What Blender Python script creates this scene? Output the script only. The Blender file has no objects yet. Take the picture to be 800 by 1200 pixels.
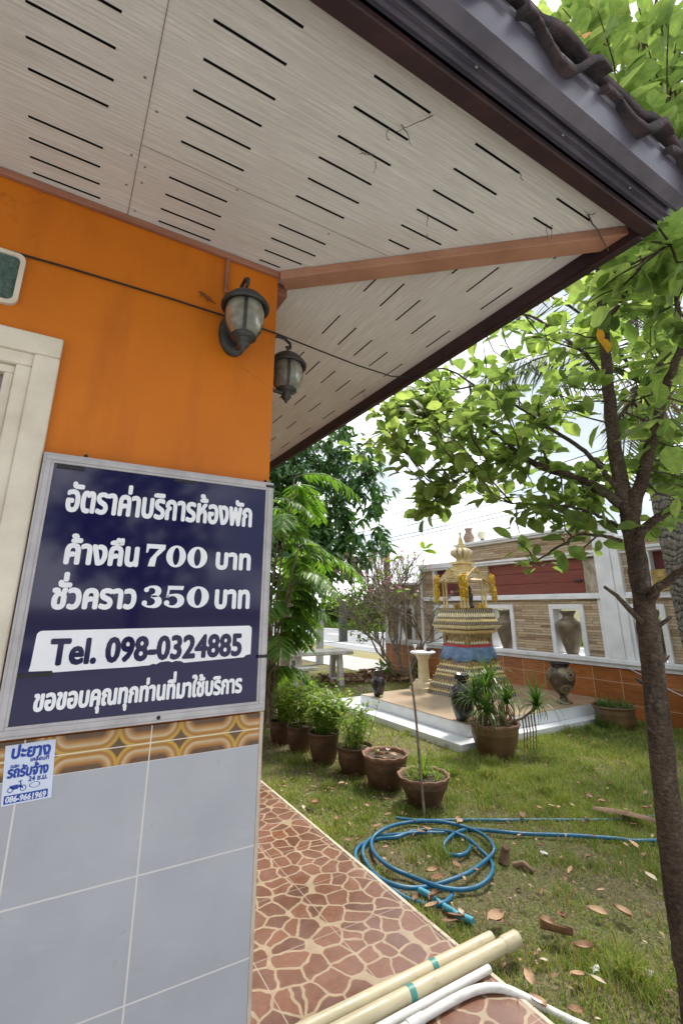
import bpy, bmesh, math, random
import numpy as np
from mathutils import Vector, Matrix

random.seed(7)
rng = np.random.default_rng(11)
scene = bpy.context.scene
COL = scene.collection
PI = math.pi

# ------------------------------------------------------------------ camera
CAM = (0.0, 0.0, 1.46)
YAW, PITCH = 0.5352, 0.279
FPX, PCX, PCY = 548.0, 400.0, 554.0
cy_, sy_, cp_, sp_ = math.cos(YAW), math.sin(YAW), math.cos(PITCH), math.sin(PITCH)
FWD = Vector((sy_ * cp_, cy_ * cp_, sp_))
RGT = Vector((cy_, -sy_, 0))
UPV = RGT.cross(FWD)
cam = bpy.data.cameras.new("camera")
cam.sensor_fit = 'VERTICAL'
cam.sensor_height = 36.0
cam.lens = FPX / 1200 * 36.0
cam.shift_y = -46.0 / 1200
cam.clip_start = 0.05
cam.clip_end = 2000
cam_o = bpy.data.objects.new("camera", cam)
COL.objects.link(cam_o)
cam_o.matrix_world = Matrix(((RGT.x, UPV.x, -FWD.x, CAM[0]), (RGT.y, UPV.y, -FWD.y, CAM[1]),
                             (RGT.z, UPV.z, -FWD.z, CAM[2]), (0, 0, 0, 1)))
scene.camera = cam_o

# ------------------------------------------------------------------ world, sun, exposure
SUN_EL, SUN_AZ = math.radians(58), math.radians(70)      # azimuth from +Y towards +X
world = bpy.data.worlds.new("World")
scene.world = world
world.use_nodes = True
nt = world.node_tree
bg = nt.nodes['Background']
bg.inputs[1].default_value = 0.15
sky = nt.nodes.new('ShaderNodeTexSky')
sky.sky_type = 'NISHITA'
sky.sun_disc = False
sky.sun_elevation = SUN_EL
sky.sun_rotation = SUN_AZ
sky.air_density = 1.0
sky.dust_density = 2.0
tc = nt.nodes.new('ShaderNodeTexCoord')
mp = nt.nodes.new('ShaderNodeMapping')
mp.inputs['Scale'].default_value = (1.0, 1.0, 2.6)
nt.links.new(tc.outputs['Generated'], mp.inputs[0])
nz = nt.nodes.new('ShaderNodeTexNoise')
nz.inputs['Scale'].default_value = 2.6
nz.inputs['Detail'].default_value = 6
nt.links.new(mp.outputs[0], nz.inputs['Vector'])
cr = nt.nodes.new('ShaderNodeValToRGB')
cr.color_ramp.elements[0].position = 0.30
cr.color_ramp.elements[0].color = (0.86, 0.86, 0.86, 1)
cr.color_ramp.elements[1].position = 0.58
cr.color_ramp.elements[1].color = (0.97, 0.97, 0.97, 1)
nt.links.new(nz.outputs[0], cr.inputs[0])
mxs = nt.nodes.new('ShaderNodeMixRGB')
nz2 = nt.nodes.new('ShaderNodeTexNoise')
nz2.inputs['Scale'].default_value = 3.4
nz2.inputs['Detail'].default_value = 7
nt.links.new(mp.outputs[0], nz2.inputs['Vector'])
cr2 = nt.nodes.new('ShaderNodeValToRGB')
cr2.color_ramp.elements[0].position = 0.44
cr2.color_ramp.elements[0].color = (2.6, 2.9, 3.2, 1)
cr2.color_ramp.elements[1].position = 0.62
cr2.color_ramp.elements[1].color = (8.2, 8.3, 8.4, 1)
nt.links.new(nz2.outputs[0], cr2.inputs[0])
nt.links.new(cr2.outputs[0], mxs.inputs[2])
nt.links.new(cr.outputs[0], mxs.inputs[0])
nt.links.new(sky.outputs[0], mxs.inputs[1])
nt.links.new(mxs.outputs[0], bg.inputs[0])

sun = bpy.data.lights.new("sun", 'SUN')
sun.energy = 3.2
sun.angle = math.radians(12)
sun.color = (1.0, 0.95, 0.86)
sun_o = bpy.data.objects.new("sun", sun)
COL.objects.link(sun_o)
sd = Vector((math.sin(SUN_AZ) * math.cos(SUN_EL), math.cos(SUN_AZ) * math.cos(SUN_EL), math.sin(SUN_EL)))
sun_o.rotation_euler = (-sd).to_track_quat('-Z', 'Y').to_euler()

scene.view_settings.view_transform = 'Standard'
scene.view_settings.look = 'None'
scene.view_settings.gamma = 1
scene.view_settings.use_curve_mapping = False
scene.view_settings.exposure = 1.05
scene.cycles.max_bounces = 8
scene.cycles.diffuse_bounces = 5
scene.cycles.transparent_max_bounces = 8
scene.cycles.use_denoising = True

# ------------------------------------------------------------------ helpers
def at(px, py, d):
    """photo direction (px,py) at forward distance d -> world point"""
    v = FWD + RGT * ((px - PCX) / FPX) - UPV * ((py - PCY) / FPX)
    return Vector(CAM) + v * d

def gp(px, py, z=-0.05):
    v = FWD + RGT * ((px - PCX) / FPX) - UPV * ((py - PCY) / FPX)
    return Vector(CAM) + v * ((z - CAM[2]) / v.z)

class MB:
    """collects polygons, then becomes ONE mesh"""
    def __init__(self):
        self.v, self.f, self.m, self.s = [], [], [], []
    def add(self, vs, fs, mi=0, smooth=False):
        n = len(self.v)
        self.v += [tuple(p) for p in vs]
        for f in fs:
            self.f.append(tuple(i + n for i in f)); self.m.append(mi); self.s.append(smooth)
        return self
    def box(self, x0, x1, y0, y1, z0, z1, mi=0):
        vs = [(x, y, z) for z in (z0, z1) for y in (y0, y1) for x in (x0, x1)]
        return self.add(vs, [(0, 2, 3, 1), (4, 5, 7, 6), (0, 1, 5, 4), (1, 3, 7, 5), (3, 2, 6, 7), (2, 0, 4, 6)], mi)
    def quad(self, a, b, c, d, mi=0):
        return self.add([a, b, c, d], [(0, 1, 2, 3)], mi)
    def prism(self, poly, z0, z1, mi=0):
        n = len(poly)
        vs = [(x, y, z0) for x, y in poly] + [(x, y, z1) for x, y in poly]
        fs = [tuple(range(n - 1, -1, -1)), tuple(range(n, 2 * n))] + [(i, (i + 1) % n, n + (i + 1) % n, n + i) for i in range(n)]
        return self.add(vs, fs, mi)
    def extr_x(self, prof, x0, x1, mi=0):
        n = len(prof)
        vs = [(x0, y, z) for y, z in prof] + [(x1, y, z) for y, z in prof]
        fs = [tuple(range(n)), tuple(range(2 * n - 1, n - 1, -1))] + [(i, n + i, n + (i + 1) % n, (i + 1) % n) for i in range(n)]
        return self.add(vs, fs, mi)
    def tube(self, pts, r, n=8, mi=0, cap=True):
        pts = [Vector(p) for p in pts]
        rs = list(r) if hasattr(r, '__len__') else [r] * len(pts)
        vs, fs = [], []
        t0 = (pts[1] - pts[0]).normalized()
        u = t0.orthogonal().normalized()
        for i, p in enumerate(pts):
            t = (pts[min(i + 1, len(pts) - 1)] - pts[max(i - 1, 0)])
            t = t.normalized() if t.length > 1e-9 else t0
            u = (u - t * u.dot(t))
            u = u.normalized() if u.length > 1e-6 else t.orthogonal().normalized()
            w = t.cross(u)
            for k in range(n):
                a = 2 * PI * k / n
                vs.append(p + (u * math.cos(a) + w * math.sin(a)) * rs[i])
        for i in range(len(pts) - 1):
            for k in range(n):
                k2 = (k + 1) % n
                fs.append((i * n + k, i * n + k2, (i + 1) * n + k2, (i + 1) * n + k))
        self.add(vs, fs, mi, True)
        if cap:
            self.add(vs[:n], [tuple(range(n - 1, -1, -1))], mi)
            self.add(vs[-n:], [tuple(range(n))], mi)
        return self
    def lathe(self, prof, c=(0, 0, 0), n=24, mi=0, wob=None, smooth=True):
        vs, fs = [], []
        m = len(prof)
        for i, (r, z) in enumerate(prof):
            for k in range(n):
                a = 2 * PI * k / n
                rr, zz = (r, z) if wob is None else wob(r, z, a, i)
                vs.append((c[0] + rr * math.cos(a), c[1] + rr * math.sin(a), c[2] + zz))
        for i in range(m - 1):
            for k in range(n):
                k2 = (k + 1) % n
                fs.append((i * n + k, i * n + k2, (i + 1) * n + k2, (i + 1) * n + k))
        return self.add(vs, fs, mi, smooth)
    def sq(self, prof, c, mi=0):
        """square section lathe: prof of (half width, z)"""
        vs, fs = [], []
        for h, z in prof:
            vs += [(c[0] - h, c[1] - h, c[2] + z), (c[0] + h, c[1] - h, c[2] + z), (c[0] + h, c[1] + h, c[2] + z), (c[0] - h, c[1] + h, c[2] + z)]
        for i in range(len(prof) - 1):
            for k in range(4):
                k2 = (k + 1) % 4
                fs.append((i * 4 + k, i * 4 + k2, i * 4 + 4 + k2, i * 4 + 4 + k))
        fs.append((3, 2, 1, 0)); n = (len(prof) - 1) * 4
        fs.append((n, n + 1, n + 2, n + 3))
        return self.add(vs, fs, mi)
    def ball(self, c, r, n=12, m=8, mi=0, sc=(1, 1, 1)):
        vs, fs = [], []
        for i in range(m + 1):
            th = PI * i / m
            for k in range(n):
                a = 2 * PI * k / n
                vs.append((c[0] + sc[0] * r * math.sin(th) * math.cos(a), c[1] + sc[1] * r * math.sin(th) * math.sin(a), c[2] + sc[2] * r * math.cos(th)))
        for i in range(m):
            for k in range(n):
                k2 = (k + 1) % n
                fs.append((i * n + k, (i + 1) * n + k, (i + 1) * n + k2, i * n + k2))
        return self.add(vs, fs, mi, True)
    def mesh(self, name, mats, org=(0, 0, 0)):
        me = bpy.data.meshes.new(name)
        o = org
        me.from_pydata([(p[0] - o[0], p[1] - o[1], p[2] - o[2]) for p in self.v], [], self.f)
        for m in (mats if isinstance(mats, (list, tuple)) else [mats]):
            me.materials.append(m)
        me.polygons.foreach_set('material_index', self.m)
        me.polygons.foreach_set('use_smooth', self.s)
        me.update()
        return me

ORG = {}
def link(name, me, parent=None, label=None):
    o = bpy.data.objects.new(name, me)
    COL.objects.link(o)
    if parent is not None:
        o.parent = parent
        ORG[o.name] = ORG[parent.name]
    if label:
        o['label'] = label
    return o

def tag(o, label, cat, group=None, kind=None):
    if label: o['label'] = label
    if cat: o['category'] = cat
    if group: o['group'] = group
    if kind: o['kind'] = kind
    return o

def thing(name, label, cat, loc, group=None):
    o = bpy.data.objects.new(name, None)
    COL.objects.link(o)
    o.location = loc
    o.empty_display_size = 0.1
    ORG[o.name] = tuple(loc)
    return tag(o, label, cat, group)

def bevel(o, w=0.004, seg=2):
    b = o.modifiers.new('bevel', 'BEVEL')
    b.width = w; b.segments = seg; b.limit_method = 'ANGLE'; b.angle_limit = 0.6
    return o

def part(name, mb, mats, parent, label=None, bev=0):
    o = link(name, mb.mesh(name, mats, ORG[parent.name]), parent, label)
    if bev: bevel(o, bev)
    return o

def single(name, mb, mats, label, cat, loc=(0, 0, 0), group=None, bev=0, kind=None):
    o = link(name, mb.mesh(name, mats, loc))
    o.location = loc
    ORG[o.name] = tuple(loc)
    if bev: bevel(o, bev)
    return tag(o, label, cat, group, kind)

def struct(name, mb, mats, bev=0):
    o = link(name, mb.mesh(name, mats))
    o['kind'] = 'structure'
    if bev: bevel(o, bev)
    return o

def dup(o, loc=None, rz=None, label=None, parent=None):
    c = o.copy()
    COL.objects.link(c)
    if parent is not None: c.parent = parent
    if loc is not None: c.location = loc
    if rz is not None: c.rotation_euler.z = rz
    if label: c['label'] = label
    for ch in list(o.children):
        dup(ch, parent=c)
    return c

# ------------------------------------------------------------------ materials
class NT:
    def __init__(self, name):
        self.mat = bpy.data.materials.new(name)
        self.mat.use_nodes = True
        self.t = self.mat.node_tree
        self.p = self.t.nodes['Principled BSDF']
        self._tc = None
    def n(self, typ, **kw):
        x = self.t.nodes.new(typ)
        for k, v in kw.items():
            setattr(x, k, v)
        return x
    def lk(self, a, b):
        self.t.links.new(a, b)
    def obj(self):
        if self._tc is None: self._tc = self.n('ShaderNodeTexCoord')
        return self._tc.outputs['Object']
    def mapped(self, scale=(1, 1, 1), rot=(0, 0, 0), src=None):
        m = self.n('ShaderNodeMapping')
        m.inputs['Scale'].default_value = scale
        m.inputs['Rotation'].default_value = rot
        self.lk(src or self.obj(), m.inputs[0])
        return m.outputs[0]
    def noise(self, scale, detail=4, vec=None, rough=0.55):
        x = self.n('ShaderNodeTexNoise')
        x.inputs['Scale'].default_value = scale
        x.inputs['Detail'].default_value = detail
        x.inputs['Roughness'].default_value = rough
        self.lk(vec or self.obj(), x.inputs['Vector'])
        return x.outputs[0]
    def ramp(self, fac, stops):
        r = self.n('ShaderNodeValToRGB')
        e = r.color_ramp.elements
        while len(e) < len(stops): e.new(0.5)
        for el, (p, c) in zip(e, stops):
            el.position = p
            el.color = (c[0], c[1], c[2], 1) if hasattr(c, '__len__') else (c, c, c, 1)
        self.lk(fac, r.inputs[0])
        return r.outputs[0]
    def mix(self, fac, a, b, mode='MIX'):
        m = self.n('ShaderNodeMixRGB', blend_type=mode)
        for i, s in ((0, fac), (1, a), (2, b)):
            if hasattr(s, 'node'): self.lk(s, m.inputs[i])
            else: m.inputs[i].default_value = s if i == 0 else (*s, 1)
        return m.outputs[0]
    def math(self, op, a, b=0.0, c=None):
        m = self.n('ShaderNodeMath', operation=op)
        for i, s in enumerate((a, b) if c is None else (a, b, c)):
            if hasattr(s, 'node'): self.lk(s, m.inputs[i])
            else: m.inputs[i].default_value = s
        return m.outputs[0]
    def sep(self, vec=None):
        s = self.n('ShaderNodeSeparateXYZ')
        self.lk(vec or self.obj(), s.inputs[0])
        return s.outputs
    def comb(self, x, y, z=0.0):
        s = self.n('ShaderNodeCombineXYZ')
        for i, q in enumerate((x, y, z)):
            if hasattr(q, 'node'): self.lk(q, s.inputs[i])
            else: s.inputs[i].default_value = q
        return s.outputs[0]
    def col(self, c):
        if hasattr(c, 'node'): self.lk(c, self.p.inputs['Base Color'])
        else: self.p.inputs['Base Color'].default_value = (*c, 1)
        self._c = c
        return self
    def rough(self, r):
        if hasattr(r, 'node'): self.lk(r, self.p.inputs['Roughness'])
        else: self.p.inputs['Roughness'].default_value = r
        return self
    def spec(self, s):
        self.p.inputs['Specular IOR Level'].default_value = s
        return self
    def metal(self, s):
        self.p.inputs['Metallic'].default_value = s
        return self
    def bump(self, h, strength=0.3, dist=0.01):
        b = self.n('ShaderNodeBump')
        b.inputs['Strength'].default_value = strength
        b.inputs['Distance'].default_value = dist
        self.lk(h, b.inputs['Height'])
        self.lk(b.outputs[0], self.p.inputs['Normal'])
        return self
    def transl(self, fac, tint=(1, 1, 1)):
        tr = self.n('ShaderNodeBsdfTranslucent')
        c = self._c
        if hasattr(c, 'node'):
            self.lk(self.mix(1.0, c, tint, 'MULTIPLY'), tr.inputs[0])
        else:
            tr.inputs[0].default_value = (c[0] * tint[0], c[1] * tint[1], c[2] * tint[2], 1)
        m = self.n('ShaderNodeMixShader')
        m.inputs[0].default_value = fac
        out = self.t.nodes['Material Output']
        self.lk(self.p.outputs[0], m.inputs[1])
        self.lk(tr.outputs[0], m.inputs[2])
        self.lk(m.outputs[0], out.inputs[0])
        return self

def simple(name, c1, c2=None, rough=0.6, scale=6, bump=0.0, bscale=40, spec=0.4, metal=0, lo=0.35, hi=0.65, vs=(1, 1, 1), dist=0.01):
    m = NT(name)
    if c2 is None: m.col(c1)
    else: m.col(m.ramp(m.noise(scale, 5, m.mapped(vs)), [(lo, c1), (hi, c2)]))
    m.rough(rough).spec(spec).metal(metal)
    if bump: m.bump(m.noise(bscale, 5, m.mapped(vs)), bump, dist)
    return m.mat

def leafmat(name, c1, c2, c3=None, rough=0.45, tr=0.4, tint=(1.5, 1.5, 0.6), spec=0.35):
    m = NT(name)
    g = m.n('ShaderNodeNewGeometry')
    blotch = m.ramp(m.noise(22, 5, None, 0.7), [(0.35, (0.72, 0.78, 0.7)), (0.6, (1.1, 1.08, 1.05))])
    stops = [(0.0, c1), (0.75, c2)] if c3 is None else [(0.0, c1), (0.6, c2), (1.0, c3)]
    m.col(m.mix(1.0, m.ramp(g.outputs['Random Per Island'], stops), blotch, 'MULTIPLY')).rough(rough).spec(spec)
    m.transl(tr, tint)
    return m.mat

def mat_soffit(along):
    m = NT('painted_soffit_board')
    sc = (1.6, 55, 1) if along == 'x' else (55, 1.6, 1)
    v = m.mapped(sc)
    dn = m.noise(3.0, 6, v, 0.65)
    w = m.noise(9.0, 3, v, 0.6)
    c = m.ramp(dn, [(0.30, (0.58, 0.565, 0.525)), (0.50, (0.68, 0.67, 0.63)), (0.68, (0.82, 0.81, 0.77))])
    dirt = m.ramp(m.noise(2.2, 5), [(0.45, (1, 1, 1)), (0.8, (0.86, 0.84, 0.82))])
    m.col(m.mix(1.0, c, dirt, 'MULTIPLY')).rough(0.6).spec(0.3)
    m.bump(m.math('ADD', dn, w), 0.5, 0.004)
    return m.mat

M = {}
M['soffit_x'] = mat_soffit('x')
M['soffit_y'] = mat_soffit('y')
M['slot'] = simple('vent_slot_shade', (0.006, 0.006, 0.006), rough=0.9, spec=0.1)  # flat black for the shade inside the slots; no holes are cut

def mat_orange():
    m = NT('orange_wall_paint')
    a = m.ramp(m.noise(2.2, 6), [(0.3, (0.49, 0.128, 0.003)), (0.7, (0.585, 0.162, 0.004))])
    s = m.ramp(m.noise(3.5, 5, m.mapped((2, 2, 0.4))), [(0.5, (1, 1, 1)), (0.85, (0.70, 0.64, 0.6))])
    sp = m.ramp(m.noise(70, 2), [(0.70, (1, 1, 1)), (0.80, (0.75, 0.72, 0.7))])
    ck = m.n('ShaderNodeTexVoronoi', feature='DISTANCE_TO_EDGE'); ck.inputs['Scale'].default_value = 1.9
    wn = m.n('ShaderNodeTexNoise'); wn.inputs['Scale'].default_value = 7; wn.inputs['Detail'].default_value = 6; m.lk(m.obj(), wn.inputs['Vector'])
    sc_ = m.n('ShaderNodeVectorMath', operation='SCALE'); sc_.inputs['Scale'].default_value = 0.22; m.lk(wn.outputs['Color'], sc_.inputs[0])
    ad = m.n('ShaderNodeVectorMath', operation='ADD'); m.lk(m.obj(), ad.inputs[0]); m.lk(sc_.outputs[0], ad.inputs[1]); m.lk(ad.outputs[0], ck.inputs['Vector'])
    crk = m.ramp(ck.outputs['Distance'], [(0.0, 1.0), (0.005, 0.0)])
    crk = m.math('MULTIPLY', crk, m.ramp(m.noise(1.6, 3), [(0.55, 0.0), (0.64, 0.35)]))
    base = m.mix(1.0, m.mix(1.0, a, s, 'MULTIPLY'), sp, 'MULTIPLY')
    pale = m.ramp(m.noise(5, 7, m.mapped((1, 1, 0.5)), 0.7), [(0.60, 0.0), (0.80, 0.22)])
    base = m.mix(pale, base, (0.62, 0.27, 0.06))
    m.col(m.mix(crk, base, (0.16, 0.05, 0.008))).rough(0.55).spec(0.35)
    m.bump(m.math('ADD', m.noise(22, 4), m.noise(160, 2)), 0.22, 0.004)
    return m.mat
M['orange'] = mat_orange()
M['trim_red'] = simple('rust_red_timber', (0.24, 0.10, 0.06), (0.34, 0.15, 0.095), 0.6, 5, 0.25, 30, vs=(0.6, 0.6, 6))
M['beam'] = simple('brown_painted_beam', (0.32, 0.155, 0.092), (0.42, 0.215, 0.135), 0.6, 6, 0.2, 40, vs=(1, 1, 1))
M['fascia'] = simple('dark_brown_fascia', (0.020, 0.010, 0.013), (0.052, 0.021, 0.021), 0.5, 7, 0.25, 40, lo=0.3, hi=0.8, vs=(1, 1, 1))
M['gutter'] = simple('dark_violet_gutter_metal', (0.062, 0.055, 0.080), (0.11, 0.098, 0.128), 0.40, 9, 0.05, 30, spec=0.6)
M['rooftile'] = simple('dark_weathered_roof_tile', (0.020, 0.017, 0.020), (0.072, 0.045, 0.046), 0.9, 14, 0.9, 45)
M['cream_frame'] = simple('cream_window_frame', (0.56, 0.49, 0.39), (0.70, 0.64, 0.53), 0.5, 7, 0.1, 50)
M['pane_dark'] = simple('dusty_window_glass', (0.17, 0.13, 0.12), (0.24, 0.19, 0.17), 0.12, 3, spec=0.6)
M['pane_green'] = simple('green_patterned_glass', (0.025, 0.06, 0.052), (0.07, 0.12, 0.10), 0.2, 60, 0.5, 90, spec=0.7)

def mat_wall_tile():
    m = NT('grey_wall_tile')
    x, y, z = m.sep()[:3]
    # object origin at the wall corner foot: joints every 0.273 m across and 0.242 m up
    fx = m.math('ABSOLUTE', m.math('SUBTRACT', m.math('FRACT', m.math('DIVIDE', m.math('ADD', x, 5.741), 0.2725)), 0.5))
    fz = m.math('ABSOLUTE', m.math('SUBTRACT', m.math('FRACT', m.math('DIVIDE', m.math('ADD', z, 0.122), 0.242)), 0.5))
    j = m.math('MAXIMUM', m.math('MULTIPLY', m.math('GREATER_THAN', fx, 0.4925), m.math('LESS_THAN', x, -0.1)), m.math('GREATER_THAN', fz, 0.4925))
    a = m.ramp(m.noise(4.5, 6), [(0.3, (0.335, 0.340, 0.375)), (0.7, (0.400, 0.405, 0.440))])
    sc = m.ramp(m.noise(14, 6, m.mapped((1, 1, 3), (0, 0.7, 0))), [(0.58, 0.0), (0.75, 0.35)])
    a = m.mix(sc, a, (0.44, 0.45, 0.49))
    m.col(m.mix(j, a, (0.60, 0.57, 0.56))).rough(m.mix(j, m.ramp(m.noise(8, 4), [(0.3, 0.26), (0.7, 0.38)]), (0.8, 0.8, 0.8))).spec(0.45)
    m.bump(m.math('SUBTRACT', m.math('MULTIPLY', m.noise(60, 2), 0.05), j), 0.4, 0.002)
    return m.mat
M['wall_tile'] = mat_wall_tile()

def mat_band():
    m = NT('retro_oval_tile_band')
    x, y, z = m.sep()[:3]
    per = 0.1486
    u = m.math('ABSOLUTE', m.math('MULTIPLY', m.math('SUBTRACT', m.math('FRACT', m.math('DIVIDE', m.math('ADD', x, 0.5535 - 0.187 + 10 * per), per)), 0.5), per))
    v = m.math('SUBTRACT', 0.0425, m.math('ABSOLUTE', m.math('SUBTRACT', z, 1.1278)))
    q = m.math('MAXIMUM', m.math('SUBTRACT', u, 0.031), 0.0)
    d = m.math('SQRT', m.math('ADD', m.math('MULTIPLY', q, q), m.math('MULTIPLY', v, v)))
    d = m.math('DIVIDE', d, 0.06)
    c = m.ramp(d, [(0.0, (0.055, 0.016, 0.006)), (0.20, (0.06, 0.018, 0.007)), (0.24, (0.19, 0.065, 0.012)), (0.34, (0.42, 0.17, 0.025)),
                   (0.44, (0.50, 0.36, 0.20)), (0.49, (0.56, 0.45, 0.30)), (0.54, (0.45, 0.19, 0.02)), (0.63, (0.30, 0.12, 0.015)),
                   (0.68, (0.55, 0.33, 0.03)), (0.76, (0.50, 0.28, 0.02)), (0.80, (0.06, 0.02, 0.008))])
    line = m.math('LESS_THAN', m.math('ABSOLUTE', m.math('SUBTRACT', z, 1.1278)), 0.0011)
    fx = m.math('ABSOLUTE', m.math('SUBTRACT', m.math('FRACT', m.math('DIVIDE', m.math('ADD', x, 5.741), 0.2725)), 0.5))
    j = m.math('MAXIMUM', line, m.math('MULTIPLY', m.math('GREATER_THAN', fx, 0.495), m.math('LESS_THAN', x, -0.1)))
    m.col(m.mix(j, m.mix(m.noise(40, 4), c, m.mix(0.5, c, (0.25, 0.15, 0.06))), (0.66, 0.60, 0.54))).rough(0.25).spec(0.5)
    m.bump(m.math('MULTIPLY', j, -1), 0.3, 0.002)
    return m.mat
M['band'] = mat_band()

def mat_paving():
    m = NT('crazy_stone_floor_tile')
    wv = m.n('ShaderNodeVectorMath', operation='ADD')
    dn = m.n('ShaderNodeTexNoise'); dn.inputs['Scale'].default_value = 9; dn.inputs['Detail'].default_value = 2
    m.lk(m.obj(), dn.inputs['Vector'])
    ms = m.n('ShaderNodeVectorMath', operation='SCALE'); ms.inputs['Scale'].default_value = 0.055
    m.lk(dn.outputs['Color'], ms.inputs[0])
    m.lk(m.obj(), wv.inputs[0]); m.lk(ms.outputs[0], wv.inputs[1])
    vec = m.mapped((1, 1.0, 0), src=wv.outputs[0])
    def vor(feat, sc, rnd=0.95):
        v = m.n('ShaderNodeTexVoronoi', feature=feat)
        v.voronoi_dimensions = '2D'
        v.inputs['Scale'].default_value = sc
        v.inputs['Randomness'].default_value = rnd
        m.lk(vec, v.inputs['Vector'])
        return v
    e = vor('DISTANCE_TO_EDGE', 9.6).outputs['Distance']
    f1 = vor('SMOOTH_F1', 9.6)
    f1.inputs['Smoothness'].default_value = 0.12
    f = m.math('SUBTRACT', 0.80, f1.outputs['Distance'])       # rounds the stones' corners off
    h = m.math('SMOOTH_MIN', m.math('MULTIPLY', e, 1.0), m.math('MULTIPLY', f, 0.8), 0.05)
    stone = m.ramp(h, [(0.048, 0.0), (0.066, 1.0)])
    rim = m.ramp(h, [(0.065, 0.0), (0.15, 1.0)])
    cell = vor('F1', 9.6).outputs['Color']
    hue = m.ramp(m.sep(cell)[0], [(0.0, (0.092, 0.031, 0.014)), (0.5, (0.134, 0.047, 0.021)), (1.0, (0.176, 0.068, 0.033))])
    mott = m.ramp(m.noise(34, 6, None, 0.7), [(0.35, (0.72, 0.7, 0.7)), (0.65, (1.12, 1.1, 1.08))])
    st = m.mix(1.0, hue, mott, 'MULTIPLY')
    st = m.mix(rim, m.mix(0.35, st, (0.16, 0.06, 0.035)), st)
    gr = m.ramp(m.noise(16, 5), [(0.3, (0.235, 0.172, 0.106)), (0.7, (0.33, 0.25, 0.16))])
    c = m.mix(stone, gr, st)
    x, y, z = m.sep()[:3]
    fx = m.math('ABSOLUTE', m.math('SUBTRACT', m.math('FRACT', m.math('DIVIDE', m.math('SUBTRACT', x, 0.549 - 4), 0.4)), 0.5))
    fy = m.math('ABSOLUTE', m.math('SUBTRACT', m.math('FRACT', m.math('DIVIDE', m.math('ADD', y, 4.07), 0.4)), 0.5))
    j = m.math('MAXIMUM', m.math('GREATER_THAN', fx, 0.4945), m.math('GREATER_THAN', fy, 0.4955))
    c = m.mix(j, c, (0.30, 0.235, 0.19))
    dust = m.ramp(m.noise(2.1, 6), [(0.42, 0.0), (0.75, 0.22)])
    c = m.mix(dust, c, (0.36, 0.25, 0.22))
    m.col(c).rough(m.ramp(m.noise(12, 5), [(0.3, 0.30), (0.7, 0.50)])).spec(0.5)
    m.bump(m.math('SUBTRACT', m.math('MULTIPLY', stone, 0.5), j), 0.25, 0.003)
    return m.mat
M['paving'] = mat_paving()
M['paving_edge'] = simple('cream_tile_edging', (0.44, 0.36, 0.28), (0.56, 0.47, 0.38), 0.6, 12, 0.2, 60)

def mat_lawn():
    m = NT('lawn_soil')
    a = m.ramp(m.noise(1.3, 8, None, 0.65), [(0.30, (0.150, 0.118, 0.085)), (0.5, (0.175, 0.16, 0.09)), (0.7, (0.15, 0.18, 0.06))])
    b = m.ramp(m.noise(60, 6, None, 0.75), [(0.32, (0.30, 0.28, 0.25)), (0.55, (1.0, 1.0, 1.0)), (0.75, (2.1, 1.85, 1.5))])
    m.col(m.mix(1.0, a, b, 'MULTIPLY')).rough(0.95).spec(0.1)
    m.bump(m.math('ADD', m.noise(70, 5), m.math('MULTIPLY', m.noise(9, 4), 2)), 0.9, 0.02)
    return m.mat
M['lawn'] = mat_lawn()

def grassmat(name, cols):
    m = NT(name)
    g = m.n('ShaderNodeNewGeometry')
    big = m.noise(0.9, 4)
    c = m.ramp(g.outputs['Random Per Island'], cols)
    tone = m.ramp(big, [(0.35, (0.80, 0.85, 0.75)), (0.65, (1.25, 1.18, 1.0))])
    m.col(m.mix(1.0, c, tone, 'MULTIPLY')).rough(0.5).spec(0.25)
    m.transl(0.35, (1.3, 1.35, 0.6))
    return m.mat
M['grass'] = grassmat('grass_blade', [(0.0, (0.100, 0.165, 0.032)), (0.38, (0.175, 0.26, 0.052)), (0.68, (0.25, 0.335, 0.080)), (0.77, (0.32, 0.29, 0.12)), (0.91, (0.36, 0.29, 0.15)), (1.0, (0.42, 0.34, 0.20))])

M['asphalt'] = simple('grey_road_asphalt', (0.17, 0.175, 0.185), (0.22, 0.225, 0.235), 0.85, 2, 0.2, 60)
M['road_paint'] = simple('white_road_paint', (0.62, 0.62, 0.60), (0.78, 0.78, 0.76), 0.7, 6)
M['concrete'] = simple('pale_concrete', (0.30, 0.29, 0.27), (0.42, 0.41, 0.38), 0.85, 3, 0.25, 40)
M['forecourt'] = simple('pale_bounce_concrete', (0.33, 0.33, 0.325), (0.42, 0.42, 0.415), 0.85, 2, 0.2, 40)
M['verge'] = simple('sandy_verge', (0.24, 0.19, 0.11), (0.16, 0.16, 0.05), 0.95, 1.2, 0.3, 30)
M['stone_table'] = simple('weathered_white_stone', (0.36, 0.345, 0.30), (0.60, 0.58, 0.53), 0.85, 9, 0.35, 50)

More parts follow.
